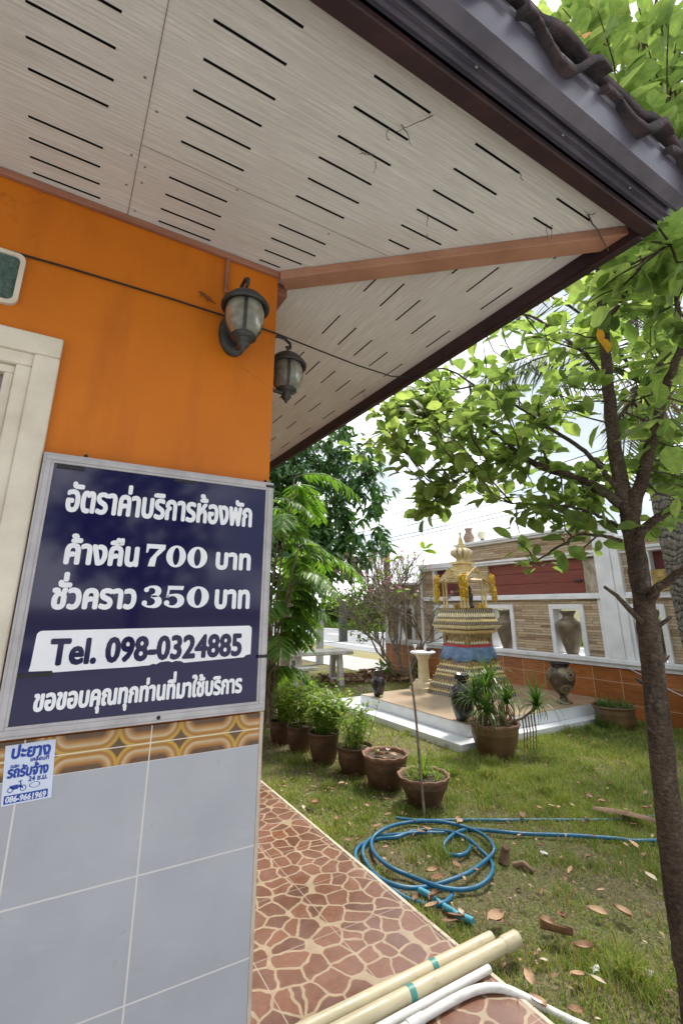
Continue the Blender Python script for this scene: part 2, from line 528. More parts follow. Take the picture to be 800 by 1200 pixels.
def mat_base_tile():
    m = NT('wood_look_wall_tile')
    x, y, z = m.sep()[:3]
    g = m.noise(4, 6, m.mapped((1, 1.4, 22)), 0.65)
    cell = m.n('ShaderNodeTexWhiteNoise', noise_dimensions='2D')
    cy = m.math('FLOOR', m.math('DIVIDE', m.math('ADD', y, 20), 0.42)); cz = m.math('FLOOR', m.math('DIVIDE', m.math('ADD', z, 2), 0.275))
    m.lk(m.comb(cy, cz), cell.inputs['Vector'])
    c = m.ramp(g, [(0.3, (0.20, 0.062, 0.018)), (0.55, (0.35, 0.125, 0.034)), (0.75, (0.45, 0.185, 0.058))])
    c = m.mix(1.0, c, m.ramp(cell.outputs[0], [(0, (0.82, 0.8, 0.8)), (1, (1.1, 1.1, 1.1))]), 'MULTIPLY')
    fy = m.math('ABSOLUTE', m.math('SUBTRACT', m.math('FRACT', m.math('DIVIDE', m.math('ADD', y, 20), 0.42)), 0.5))
    fz = m.math('ABSOLUTE', m.math('SUBTRACT', m.math('FRACT', m.math('DIVIDE', m.math('ADD', z, 2), 0.275)), 0.5))
    j = m.math('MAXIMUM', m.math('GREATER_THAN', fy, 0.488), m.math('GREATER_THAN', fz, 0.484))
    m.col(m.mix(j, c, (0.46, 0.32, 0.21))).rough(0.35).spec(0.4)
    m.bump(m.math('MULTIPLY', j, -1), 0.3, 0.003)
    return m.mat
M['base_tile'] = mat_base_tile()

def mat_ledger():
    m = NT('stacked_ledger_stone')
    x, y, z = m.sep()[:3]
    yy = m.math('ADD', y, m.math('MULTIPLY', x, 1.0))
    b = m.n('ShaderNodeTexBrick')
    b.offset = 0.37; b.offset_frequency = 2; b.squash = 1.7; b.squash_frequency = 3
    b.inputs['Scale'].default_value = 1
    b.inputs['Mortar Size'].default_value = 0.003
    b.inputs['Mortar Smooth'].default_value = 0.4
    b.inputs['Brick Width'].default_value = 0.36
    b.inputs['Row Height'].default_value = 0.042
    b.inputs['Color1'].default_value = (0, 0, 0, 1)
    b.inputs['Color2'].default_value = (1, 1, 1, 1)
    b.inputs['Mortar'].default_value = (0.5, 0.5, 0.5, 1)
    m.lk(m.comb(yy, z), b.inputs['Vector'])
    rowc = m.n('ShaderNodeTexWhiteNoise', noise_dimensions='1D')
    m.lk(m.math('FLOOR', m.math('DIVIDE', z, 0.042)), rowc.inputs['W'])
    f = m.math('ADD', m.math('MULTIPLY', m.sep(b.outputs['Color'])[0], 0.65), m.math('MULTIPLY', rowc.outputs[0], 0.35))
    c = m.ramp(f, [(0.10, (0.27, 0.18, 0.115)), (0.33, (0.44, 0.33, 0.215)), (0.55, (0.58, 0.47, 0.33)), (0.75, (0.38, 0.31, 0.235)), (0.92, (0.64, 0.55, 0.41))])
    c = m.mix(1.0, c, m.ramp(m.noise(14, 5, m.mapped((1, 1, 5))), [(0.3, (0.75, 0.75, 0.75)), (0.7, (1.12, 1.1, 1.05))]), 'MULTIPLY')
    c = m.mix(b.outputs['Fac'], c, (0.10, 0.075, 0.05))
    m.col(c).rough(0.8).spec(0.2)
    m.bump(m.math('SUBTRACT', m.math('ADD', f, m.math('MULTIPLY', m.noise(40, 4), 0.4)), m.math('MULTIPLY', b.outputs['Fac'], 1.5)), 0.6, 0.015)
    return m.mat
M['ledger'] = mat_ledger()
M['white_wall'] = simple('white_painted_mortar', (0.62, 0.63, 0.66), (0.78, 0.79, 0.81), 0.6, 4, 0.15, 30, lo=0.25, hi=0.6)
M['wood_red'] = simple('red_brown_plank', (0.135, 0.030, 0.020), (0.25, 0.060, 0.038), 0.5, 5, 0.3, 18, vs=(1, 0.7, 12), lo=0.25, hi=0.75)
M['wood_grey'] = simple('weathered_grey_board', (0.22, 0.17, 0.12), (0.46, 0.40, 0.31), 0.8, 9, 0.5, 26, vs=(1, 2, 1))
M['maroon'] = simple('maroon_panel', (0.10, 0.022, 0.022), (0.16, 0.04, 0.035), 0.6, 4)
M['vase_brown'] = simple('olive_brown_stoneware', (0.115, 0.088, 0.055), (0.20, 0.16, 0.105), 0.35, 7, 0.1, 30, spec=0.5)
M['vase_dark'] = simple('black_glazed_ceramic', (0.009, 0.008, 0.012), (0.030, 0.020, 0.020), 0.25, 8, 0.25, 26, spec=0.5)
M['vase_pink'] = simple('pinkish_clay', (0.30, 0.20, 0.15), (0.40, 0.28, 0.22), 0.7, 6, 0.2, 40)
M['terracotta'] = simple('brown_glazed_terracotta', (0.062, 0.033, 0.020), (0.125, 0.068, 0.038), 0.5, 6, 0.25, 40, lo=0.3, hi=0.75)
def mat_terracotta(name, c1, c2, pale):
    m = NT(name)
    a = m.ramp(m.noise(6, 6), [(0.3, c1), (0.75, c2)])
    st = m.ramp(m.noise(5, 7, m.mapped((1, 1, 2.2)), 0.7), [(0.50, 0.0), (0.72, 0.55)])
    m.col(m.mix(st, a, pale)).rough(m.ramp(m.noise(9, 4), [(0.3, 0.35), (0.7, 0.7)])).spec(0.35)
    m.bump(m.noise(45, 5), 0.3, 0.01)
    return m.mat
M['terracotta'] = mat_terracotta('brown_glazed_terracotta', (0.062, 0.033, 0.020), (0.135, 0.070, 0.038), (0.24, 0.16, 0.105))
M['terracotta2'] = simple('olive_glazed_terracotta', (0.10, 0.058, 0.026), (0.17, 0.105, 0.048), 0.42, 5, 0.2, 40)
M['pot_rim'] = simple('worn_clay_rim', (0.17, 0.085, 0.055), (0.29, 0.16, 0.11), 0.7, 9, 0.2, 50)
M['soil'] = simple('dry_potting_soil', (0.045, 0.033, 0.022), (0.12, 0.09, 0.06), 0.95, 30, 0.8, 60)
M['step_white'] = simple('white_step_tile', (0.62, 0.64, 0.66), (0.74, 0.75, 0.77), 0.3, 4, spec=0.5)
def mat_platform():
    m = NT('beige_platform_tile')
    x, y, z = m.sep()[:3]
    fx = m.math('ABSOLUTE', m.math('SUBTRACT', m.math('FRACT', m.math('DIVIDE', m.math('ADD', x, 10), 0.4)), 0.5))
    fy = m.math('ABSOLUTE', m.math('SUBTRACT', m.math('FRACT', m.math('DIVIDE', m.math('ADD', y, 10), 0.4)), 0.5))
    j = m.math('GREATER_THAN', m.math('MAXIMUM', fx, fy), 0.494)
    a = m.ramp(m.noise(3, 7), [(0.3, (0.34, 0.25, 0.17)), (0.7, (0.45, 0.35, 0.25))])
    m.col(m.mix(j, a, (0.28, 0.21, 0.15))).rough(0.25).spec(0.5)
    return m.mat
M['platform'] = mat_platform()
def mat_gold():
    m = NT('gilded_relief')
    v = m.n('ShaderNodeTexVoronoi'); v.inputs['Scale'].default_value = 34
    m.lk(m.mapped((1, 1, 1.5)), v.inputs['Vector'])
    d = v.outputs['Distance']
    c = m.ramp(d, [(0.0, (0.74, 0.60, 0.30)), (0.40, (0.60, 0.44, 0.17)), (0.62, (0.52, 0.37, 0.14)), (0.80, (0.22, 0.15, 0.06))])
    c2 = m.mix(m.ramp(m.noise(9, 4), [(0.45, 0.0), (0.6, 0.6)]), c, (0.66, 0.60, 0.46))
    m.col(c2).rough(0.45).spec(0.5).metal(0.15)
    m.bump(m.math('MULTIPLY', d, -1), 0.8, 0.02)
    return m.mat
M['gold'] = mat_gold()
M['gold_dark'] = simple('antique_gold_ground', (0.10, 0.065, 0.022), (0.34, 0.235, 0.085), 0.45, 26, 0.5, 50, spec=0.5)
M['gold_pale'] = simple('pale_gilded_plaster', (0.62, 0.51, 0.27), (0.80, 0.73, 0.52), 0.5, 20, 0.4, 60, spec=0.4)
M['gold_plain'] = simple('dull_gold_paint', (0.56, 0.41, 0.14), (0.74, 0.60, 0.30), 0.4, 12, 0.3, 60, spec=0.5)
def mat_mosaic():
    m = NT('navy_mosaic_stripe')
    x, y, z = m.sep()[:3]
    s = m.math('FRACT', m.math('MULTIPLY', m.math('ADD', m.math('ADD', x, y), 10), 22))
    t = m.math('GREATER_THAN', s, 0.62)
    m.col(m.mix(t, (0.02, 0.02, 0.045), (0.55, 0.48, 0.36))).rough(0.3)
    return m.mat
M['mosaic'] = mat_mosaic()
M['cream_stone'] = simple('cream_cast_stone', (0.50, 0.40, 0.23), (0.64, 0.54, 0.35), 0.6, 9, 0.4, 40)
M['cloth_blue'] = simple('blue_satin_cloth', (0.075, 0.14, 0.25), (0.15, 0.235, 0.36), 0.4, 9, 0.5, 14, vs=(1, 1, 3))
M['cloth_red'] = simple('red_cloth_trim', (0.30, 0.02, 0.03), (0.42, 0.06, 0.06), 0.6, 9)
M['marigold'] = leafmat('marigold_petal', (0.62, 0.36, 0.02), (0.75, 0.50, 0.03), (0.80, 0.62, 0.20), tr=0.2, tint=(1, 1, 1))
M['hose'] = simple('blue_garden_hose', (0.006, 0.085, 0.185), (0.012, 0.125, 0.24), 0.42, 8, spec=0.5)
M['hose_pale'] = simple('pale_blue_hose_end', (0.05, 0.30, 0.42), (0.10, 0.38, 0.50), 0.4, 12)
M['pipe_cream'] = simple('cream_plastic_pipe', (0.42, 0.36, 0.235), (0.52, 0.46, 0.31), 0.4, 5, spec=0.5, lo=0.25, hi=0.6)
def mat_pipe(name, c1, c2, dirt):
    m = NT(name)
    a = m.ramp(m.noise(5, 5), [(0.3, c1), (0.7, c2)])
    g = m.ramp(m.noise(30, 7, m.mapped((0.35, 1, 1)), 0.75), [(0.52, 0.0), (0.72, 0.75)])
    sc = m.ramp(m.noise(120, 3, m.mapped((0.12, 1, 1))), [(0.66, 0.0), (0.74, 0.5)])
    c = m.mix(g, a, dirt)
    m.col(m.mix(sc, c, (dirt[0] * 1.6, dirt[1] * 1.6, dirt[2] * 1.6))).rough(m.ramp(m.noise(14, 5), [(0.3, 0.32), (0.7, 0.6)])).spec(0.45)
    m.bump(m.noise(60, 4), 0.12, 0.003)
    return m.mat
M['pipe_cream'] = mat_pipe('cream_plastic_pipe', (0.43, 0.37, 0.24), (0.53, 0.47, 0.32), (0.27, 0.21, 0.13))
M['hose'] = mat_pipe('blue_garden_hose', (0.006, 0.095, 0.20), (0.012, 0.135, 0.26), (0.06, 0.11, 0.13))
M['pipe_white'] = mat_pipe('white_plastic_pipe', (0.56, 0.55, 0.53), (0.70, 0.69, 0.67), (0.33, 0.29, 0.24))
M['band_green'] = simple('teal_green_tape', (0.035, 0.19, 0.17), (0.05, 0.25, 0.22), 0.45, 8)
M['black'] = simple('black_plastic', (0.012, 0.012, 0.012), rough=0.5)
M['black_iron'] = simple('black_cast_iron', (0.018, 0.019, 0.020), (0.05, 0.048, 0.042), 0.5, 14, 0.3, 60, spec=0.5)
def mat_lampglass():
    m = NT('frosted_lamp_glass')
    m.col(m.ramp(m.noise(30, 5), [(0.35, (0.16, 0.15, 0.11)), (0.7, (0.30, 0.29, 0.23))])).rough(0.22).spec(0.6)
    m.p.inputs['Transmission Weight'].default_value = 0.25
    return m.mat
M['lampglass'] = mat_lampglass()
M['frame_alu'] = simple('silver_sign_frame', (0.36, 0.335, 0.345), (0.45, 0.425, 0.435), 0.35, 20, spec=0.5)
M['sign_navy'] = simple('glossy_navy_acrylic', (0.008, 0.006, 0.052), rough=0.07, spec=0.45)
M['vinyl_white'] = simple('white_vinyl', (0.72, 0.72, 0.76), (0.78, 0.78, 0.81), 0.4, 12)
M['sticker'] = simple('pale_sticker_paper', (0.55, 0.60, 0.74), (0.62, 0.66, 0.78), 0.45, 20)
M['ink'] = simple('blue_print_ink', (0.012, 0.05, 0.32), rough=0.45)
M['gecko'] = simple('brown_gecko_skin', (0.11, 0.045, 0.015), (0.20, 0.085, 0.03), 0.6, 60)
M['twig'] = simple('dry_grey_tendril', (0.05, 0.045, 0.035), (0.10, 0.085, 0.06), 0.8, 20)
M['bark'] = None
def mat_bark():
    m = NT('brown_mottled_bark')
    n1 = m.noise(7, 7, m.mapped((1, 1, 0.6)), 0.65)
    c = m.ramp(n1, [(0.30, (0.055, 0.038, 0.030)), (0.48, (0.120, 0.086, 0.064)), (0.66, (0.17, 0.128, 0.098)), (0.78, (0.28, 0.24, 0.195))])
    sp = m.ramp(m.noise(48, 6, m.mapped((1, 1, 2.2)), 0.7), [(0.36, (0.55, 0.52, 0.5)), (0.52, (1, 1, 1)), (0.68, (1.7, 1.65, 1.5))])
    c = m.mix(m.ramp(m.noise(11, 6, m.mapped((1, 1, 0.7)), 0.7), [(0.56, 0.0), (0.68, 0.6)]), c, (0.26, 0.25, 0.20))
    m.col(m.mix(1.0, c, sp, 'MULTIPLY')).rough(0.85).spec(0.2)
    m.bump(m.math('ADD', m.math('MULTIPLY', m.noise(60, 7, m.mapped((1, 1, 1.6)), 0.7), 1.6), m.math('MULTIPLY', m.noise(16, 6, m.mapped((1.6, 1.6, 0.7)), 0.65), 2.0)), 1.0, 0.016)
    return m.mat
M['bark'] = mat_bark()
def mat_palmbark():
    m = NT('ringed_palm_bark')
    x, y, z = m.sep()[:3]
    s = m.math('FRACT', m.math('ADD', m.math('MULTIPLY', z, 13), m.math('MULTIPLY', m.noise(3.5, 6), 4.0)))
    c = m.ramp(s, [(0.0, (0.045, 0.04, 0.034)), (0.25, (0.20, 0.185, 0.16)), (0.8, (0.26, 0.245, 0.215)), (1.0, (0.06, 0.052, 0.045))])
    c = m.mix(1.0, c, m.ramp(m.noise(24, 6, m.mapped((2, 2, 0.6)), 0.7), [(0.38, (0.32, 0.30, 0.28)), (0.6, (1.05, 1.05, 1.0))]), 'MULTIPLY')
    m.col(c).rough(0.9).spec(0.15)
    m.bump(m.math('ADD', s, m.math('MULTIPLY', m.noise(40, 5), 1.5)), 0.45, 0.02)
    return m.mat
M['palmbark'] = mat_palmbark()
M['shrubbark'] = simple('pale_grey_bark', (0.16, 0.12, 0.09), (0.28, 0.23, 0.18), 0.85, 12, 0.4, 50)
M['leaf_main'] = leafmat('broad_green_leaf', (0.095, 0.150, 0.045), (0.150, 0.215, 0.070), (0.215, 0.275, 0.100), 0.42, 0.68, (2.0, 1.95, 1.25))
M['leaf_yellow'] = leafmat('ageing_orange_leaf', (0.62, 0.30, 0.02), (0.70, 0.36, 0.03), tr=0.4, tint=(1, 1, 1))
M['leaf_dark'] = leafmat('dark_glossy_leaf', (0.028, 0.085, 0.020), (0.055, 0.135, 0.032), (0.095, 0.19, 0.05), 0.32, 0.25, (1.5, 1.6, 0.7), 0.5)
M['leaf_feather'] = leafmat('bright_leaflet', (0.075, 0.165, 0.028), (0.12, 0.23, 0.040), (0.19, 0.29, 0.060), 0.45, 0.45, (1.4, 1.5, 0.6))
M['leaf_potted'] = leafmat('potted_herb_leaf', (0.12, 0.21, 0.03), (0.21, 0.31, 0.045), (0.30, 0.38, 0.07), 0.5, 0.45, (1.3, 1.4, 0.6))
M['leaf_strap'] = leafmat('strap_leaf', (0.04, 0.10, 0.018), (0.085, 0.17, 0.03), (0.14, 0.22, 0.045), 0.38, 0.3, (1.3, 1.4, 0.6))
M['leaf_far'] = leafmat('roadside_leaf', (0.08, 0.16, 0.025), (0.15, 0.24, 0.04), (0.24, 0.30, 0.06), 0.6, 0.4, (1.3, 1.4, 0.6))
M['leaf_palm'] = leafmat('palm_leaflet', (0.025, 0.045, 0.012), (0.045, 0.07, 0.018), (0.08, 0.09, 0.03), 0.45, 0.35, (1.3, 1.4, 0.6))
M['flower'] = leafmat('pink_petal', (0.50, 0.22, 0.32), (0.62, 0.34, 0.44), tr=0.35, tint=(1.2, 1, 1))
M['dry1'] = simple('dry_tan_leaf', (0.34, 0.205, 0.115), (0.50, 0.34, 0.21), 0.7, 16, 0.4, 60)
M['dry2'] = simple('dry_brown_leaf', (0.17, 0.085, 0.045), (0.29, 0.16, 0.088), 0.7, 16, 0.4, 60)
M['dry3'] = simple('dry_pale_leaf', (0.42, 0.34, 0.25), (0.55, 0.46, 0.35), 0.75, 16, 0.4, 60)
M['litter_white'] = simple('crumpled_white_scrap', (0.50, 0.50, 0.50), (0.68, 0.68, 0.68), 0.6, 20)
M['dead_wood'] = simple('dead_brown_wood', (0.13, 0.08, 0.05), (0.24, 0.155, 0.10), 0.85, 10, 0.5, 40, vs=(1, 1, 1))
M['cup_white'] = simple('white_glaze', (0.70, 0.70, 0.70), rough=0.25)
M['globe'] = simple('cream_globe_glass', (0.70, 0.66, 0.50), rough=0.35)
M['straw'] = simple('yellow_straw', (0.30, 0.20, 0.06), (0.55, 0.40, 0.15), 0.8, 14, 0.6, 40, vs=(1, 1, 4))
M['post_grey'] = simple('grey_concrete_post', (0.36, 0.37, 0.38), (0.46, 0.47, 0.48), 0.8, 4, 0.2, 30)
M['fray'] = simple('brown_palm_fibre', (0.22, 0.15, 0.08), (0.38, 0.29, 0.18), 0.9, 12, 0.5, 40)

# ------------------------------------------------------------------ glyphs (built-in font, one character at a time)
class Glyphs:
    UP = 'ัิีึื'
    TONE = '่้๊๋์'
    def __init__(self):
        self.c = bpy.data.curves.new('glyph', 'FONT')
        self.c.resolution_u = 3
        self.o = bpy.data.objects.new('glyph', self.c)
        COL.objects.link(self.o)
        self.cache, self.adv = {}, {}
    def raw(self, s):
        self.c.body = s
        dg = bpy.context.evaluated_depsgraph_get()
        dg.update()
        ev = self.o.evaluated_get(dg)
        me = ev.to_mesh()
        vs = [tuple(v.co[:2]) for v in me.vertices]
        fs = [tuple(p.vertices) for p in me.polygons]
        ev.to_mesh_clear()
        return vs, fs
    def xmax(self, s):
        return max(v[0] for v in self.raw(s)[0])
    def glyph(self, ch):
        if ch not in self.cache:
            self.cache[ch] = self.raw(ch) if ch != ' ' else ([], [])
            self.adv[ch] = self.xmax('ก' + ch + 'ก') - self.xmax('กก')
        return self.cache[ch], self.adv[ch]
    def layout(self, s, track=0.0):
        out, pen = [], 0.0
        prev = ''
        for ch in s:
            (vs, fs), adv = self.glyph(ch)
            dy = 0.17 if (ch in self.TONE and prev in self.UP) else 0.0
            out.append(([(x + pen, y + dy) for x, y in vs], fs))
            pen += adv + (track if adv > 0.05 else 0)
            prev = ch
        return out
    def done(self):
        bpy.data.objects.remove(self.o)
GL = Glyphs()
TXT = {s: GL.layout(s, 0.0) for s in ("อัตราค่าบริการห้องพัก", "ค้างคืน", "บาท", "ชั่วคราว", "Tel. 098-0324885", "ขอขอบคุณทุกท่านที่มาใช้บริการ",
                                 "ปะยาง", "เคลื่อนที่", "และ", "รถรับจ้าง", "24 ช.ม.", "086-9661969")}
HB = {}
for s in TXT: # height of the plain letters, used to scale each line
    HB[s] = 0.55 if any('ก' <= ch <= 'ฮ' for ch in s) else 0.70
GL.done()

def put_text(mb, s, x0, x1, zb, zt, y, bold=0.0, slope=0.0, mi=0):
    """letters of s on the plane Y=y: left x0, right x1, baseline zb, letter tops zt"""
    gl = TXT[s]
    allv = [p for vs, fs in gl for p in vs]
    a, b = min(p[0] for p in allv), max(p[0] for p in allv)
    sx, sz = (x1 - x0) / (b - a), (zt - zb) / HB[s]
    offs = [(0, 0)] + [(bold * math.cos(k * PI / 4), bold * math.sin(k * PI / 4)) for k in range(8)] if bold else [(0, 0)]
    for k, (dx, dz) in enumerate(offs):
        yy = y - 0.00003 * k
        for vs, fs in gl:
            mb.add([(x0 + (px - a) * sx + dx, yy, zb + pz * sz + dz + slope * (px - a) * sx) for px, pz in vs], fs, mi)

def ribbon(mb, pts, ws, y, mi=0):
    pts = [Vector((p[0], 0, p[1])) for p in pts]
    L = []
    for i, p in enumerate(pts):
        t = (pts[min(i + 1, len(pts) - 1)] - pts[max(i - 1, 0)]).normalized()
        nrm = Vector((-t.z, 0, t.x))
        L.append((p + nrm * ws[i], p - nrm * ws[i]))
    vs = []
    for a, b in L: vs += [(a.x, y, a.z), (b.x, y, b.z)]
    mb.add(vs, [(2 * i, 2 * i + 1, 2 * i + 3, 2 * i + 2) for i in range(len(pts) - 1)], mi)

def disc(mb, c, rx, rz, y, n=24, mi=0):
    mb.add([(c[0] + rx * math.cos(2 * PI * k / n), y, c[1] + rz * math.sin(2 * PI * k / n)) for k in range(n)], [tuple(range(n))], mi)

def fat_digit(mb, d, x0, x1, z0, z1, y):
    W, Hh = x1 - x0, z1 - z0
    T = lambda u, v: (x0 + u * W, z0 + v * Hh)
    if d == '0':
        n = 32; vs = []
        for k in range(n):
            a = 2 * PI * k / n
            for rx, rz in ((0.5, 0.5), (0.17, 0.40)):
                p = T(0.5 + rx * math.cos(a), 0.5 + rz * math.sin(a)); vs.append((p[0], y, p[1]))
        mb.add(vs, [(2 * k, (2 * k + 2) % (2 * n), (2 * k + 3) % (2 * n), 2 * k + 1) for k in range(n)])
    elif d == '7':
        a = [T(*p) for p in ((0, 1), (1, 1), (1, 0.80), (0.0, 0.80))]
        mb.add([(p[0], y, p[1]) for p in a], [(0, 1, 2, 3)])
        a = [T(*p) for p in ((0, 0.80), (0.16, 0.80), (0.08, 0.60), (0, 0.60))]
        mb.add([(p[0], y, p[1]) for p in a], [(0, 1, 2, 3)])
        a = [T(*p) for p in ((1, 0.8), (0.58, 0.42), (0.52, 0.0), (0.16, 0.0), (0.24, 0.34), (0.66, 0.8))]
        mb.add([(p[0], y, p[1]) for p in a], [(0, 1, 2, 3, 4, 5)])
    else:
        def arc(cx, cz, rx, rz, a0, a1, wt, ws, n=18):
            pts, w = [], []
            for k in range(n + 1):
                a = math.radians(a0 + (a1 - a0) * k / n)
                pts.append(T(cx + rx * math.cos(a), cz + rz * math.sin(a)))
                w.append((wt + (ws - wt) * max(0, math.cos(a)) ** 1.2) * W)
            ribbon(mb, pts, w, y)
        if d == '3':
            arc(0.44, 0.735, 0.31, 0.205, 150, -90, 0.055, 0.15)
            arc(0.42, 0.275, 0.38, 0.225, 90, -150, 0.05, 0.17)
            disc(mb, T(0.17, 0.80), 0.12 * W, 0.105 * Hh, y - 0.00004)
            disc(mb, T(0.13, 0.21), 0.13 * W, 0.12 * Hh, y - 0.00004)
        else:
            a = [T(*p) for p in ((0.12, 1), (0.90, 1), (0.86, 0.82), (0.12, 0.82))]
            mb.add([(p[0], y, p[1]) for p in a], [(0, 1, 2, 3)])
            a = [T(*p) for p in ((0.12, 0.82), (0.22, 0.82), (0.20, 0.50), (0.08, 0.46))]
            mb.add([(p[0], y, p[1]) for p in a], [(0, 1, 2, 3)])
            arc(0.42, 0.32, 0.38, 0.265, 140, -150, 0.05, 0.17)
            disc(mb, T(0.13, 0.22), 0.13 * W, 0.12 * Hh, y - 0.00004)

# ================================================================== SETTING
LZ = -0.05
def grid_sheet(mb, xs, ys, z, mi=0):
    n = len(xs)
    mb.add([(x, y, z) for y in ys for x in xs], [(j * n + i, j * n + i + 1, (j + 1) * n + i + 1, (j + 1) * n + i) for j in range(len(ys) - 1) for i in range(n - 1)], mi)

mb = MB(); mb.quad((-600, -600, LZ), (600, -600, LZ), (600, 600, LZ), (-600, 600, LZ))
struct('lawn_ground', mb, M['lawn'])
mb = MB(); mb.box(9.6, 17.6, -60, 300, LZ - 0.2, LZ + 0.012)
struct('road', mb, M['asphalt'])
mb = MB()
for y0 in np.arange(-20, 200, 6.0): mb.quad((13.9, y0, LZ + 0.017), (14.08, y0, LZ + 0.017), (14.08, y0 + 3.2, LZ + 0.017), (13.9, y0 + 3.2, LZ + 0.017))
for xe in (10.75, 17.1): mb.quad((xe, -60, LZ + 0.017), (xe + 0.15, -60, LZ + 0.017), (xe + 0.15, 300, LZ + 0.017), (xe, 300, LZ + 0.017))
struct('road_markings', mb, M['road_paint'])
mb = MB(); mb.box(8.3, 9.58, -60, 300, LZ - 0.2, LZ + 0.006)
struct('roadside_verge', mb, M['verge'])
mb = MB(); mb.box(6.55, 8.28, 9.95, 15.5, LZ - 0.2, LZ + 0.02)
struct('concrete_apron', mb, M['concrete'], bev=0.01)
mb = MB(); mb.box(-40, 30, -26, -0.35, LZ - 0.3, LZ + 0.03); mb.box(-40, 1.78, -0.345, 0.895, LZ - 0.3, -0.006)
struct('bounce_forecourt', mb, M['forecourt'])  # unseen pale ground added to bounce neutral light up under the eaves
mb = MB(); mb.box(-6, 1.765, 0.90, 9.0, -0.25, 0.0)
struct('paved_path', mb, M['paving'])
mb = MB(); mb.box(1.767, 1.787, 0.90, 9.0, -0.25, -0.002)
struct('path_edging', mb, M['paving_edge'], bev=0.003)

# ---------------------------------------------------------------- the orange building
HO = (0.553, 1.4, 0.0)
house = thing('orange_building', 'orange building with grey tiled wall foot and deep white slotted eaves', 'building', HO)
mb = MB()
WX0, WX1, WZ0, WZ1 = -1.15, -0.16, 1.30, 2.09          # window opening
mb.box(-6, WX0, 1.4, 1.55, 0, 2.9); mb.box(WX1, 0.553, 1.4, 1.55, 1.0, 2.9)
mb.box(WX0, WX1, 1.4, 1.55, WZ1, 2.9); mb.box(WX0, WX1, 1.4, 1.55, 0, WZ0)
mb.box(0.40, 0.553, 1.551, 9.0, 0, 2.9); mb.box(-6, 0.398, 8.85, 9.0, 0, 2.9); mb.box(-6, -5.85, 1.552, 8.848, 0, 2.9)
part('wall', mb, M['orange'], house)
mb = MB(); mb.box(-6, 0.553, 1.391, 1.3995, 0.001, 1.0878); mb.box(0.5535, 0.560, 1.402, 9.0, 0.001, 1.0878)
part('tile_wainscot', mb, M['wall_tile'], house)
mb = MB(); mb.box(-6, 0.553, 1.3905, 1.3995, 1.0882, 1.168); mb.box(0.5535, 0.561, 1.402, 9.0, 1.0882, 1.168)
part('tile_band', mb, M['band'], house)
mb = MB(); mb.box(0.5535, 0.5645, 1.389, 1.4015, 0.001, 1.168)
part('corner_edging', mb, M['paving_edge'], house, bev=0.002)

# window at the left edge of the photo: stepped cream casing, inner frame and pane
mb = MB()
def ring(mb, x0, x1, z0, z1, w, y0, y1, mi=0):
    mb.box(x0, x1, y0, y1, z1 - w, z1, mi); mb.box(x0, x1, y0, y1, z0, z0 + w, mi)
    mb.box(x0, x0 + w, y0, y1, z0 + w, z1 - w, mi); mb.box(x1 - w, x1, y0, y1, z0 + w, z1 - w, mi)
ring(mb, -1.24, -0.077, 1.215, 2.173, 0.060, 1.376, 1.3995)
ring(mb, -1.182, -0.135, 1.273, 2.115, 0.038, 1.386, 1.50)
win = part('window', mb, M['cream_frame'], house, bev=0.005)
mb = MB(); ring(mb, -1.143, -0.174, 1.312, 2.076, 0.022, 1.402, 1.46)
part('sash', mb, M['cream_frame'], win, bev=0.003)
mb = MB(); mb.box(-1.12, -0.197, 1.425, 1.431, 1.335, 2.053)
part('pane', mb, M['pane_dark'], win)

# small rounded green glass block above the window
def rrect(x0, x1, z0, z1, r, n=6):
    pts = []
    for cx, cz, a0 in ((x1 - r, z1 - r, 0), (x0 + r, z1 - r, 90), (x0 + r, z0 + r, 180), (x1 - r, z0 + r, 270)):
        for k in range(n + 1):
            a = math.radians(a0 + 90 * k / n)
            pts.append((cx + r * math.cos(a), cz + r * math.sin(a)))
    return pts
def ringpoly(mb, out, inn, y0, y1, mi=0):
    n = len(out)
    vs = [(x, y0, z) for x, z in out] + [(x, y0, z) for x, z in inn] + [(x, y1, z) for x, z in out] + [(x, y1, z) for x, z in inn]
    fs = []
    for i in range(n):
        j = (i + 1) % n
        fs += [(i, j, n + j, n + i), (i, j, 2 * n + j, 2 * n + i), (n + i, n + j, 3 * n + j, 3 * n + i)]
    mb.add(vs, fs, mi)
mb = MB(); ringpoly(mb, rrect(-0.47, -0.199, 2.243, 2.405, 0.022), rrect(-0.458, -0.211, 2.255, 2.393, 0.016), 1.387, 1.3995)
vent = part('glass_block', mb, M['cream_frame'], house)
mb = MB(); o_ = rrect(-0.459, -0.210, 2.254, 2.394, 0.016); mb.add([(x, 1.393, z) for x, z in o_], [tuple(range(len(o_)))])
part('glass_face', mb, M['pane_green'], vent)

# soffit boards, vent slots laid on as black strips for their inner shade
SZ = 2.664
def slot_box(mb, x0, x1, y0, y1, mi=1):
    mb.box(x0, x1, y0, y1, SZ - 0.0012, SZ + 0.004, mi)
mb = MB(); mb.prism([(-6, 0.572), (1.44, 0.572), (1.44, 0.606), (0.553, 1.4), (-6, 1.4)], SZ, SZ + 0.012)
rows = (0.650, 0.735, 0.820, 0.900, 0.975, 1.048, 1.178, 1.245, 1.308, 1.363)
for k in range(-15, 4):
    for r_i, y in enumerate(rows):
        x0 = 0.118 + 0.345 * k + (0.012 if k == 1 and y < 0.9 else 0) + random.uniform(-.003, .003)
        x1 = x0 + 0.172 + random.uniform(-.004, .004)
        lim = 0.553 + (1.4 - y) * (0.887 / 0.794) - 0.05
        if x0 > lim: continue
        slot_box(mb, x0, min(x1, lim), y - 0.0030, y + 0.0030)
for x in (0.030, -1.17, -2.37): slot_box(mb, x - 0.0010, x + 0.0010, 0.575, 1.39, 2)
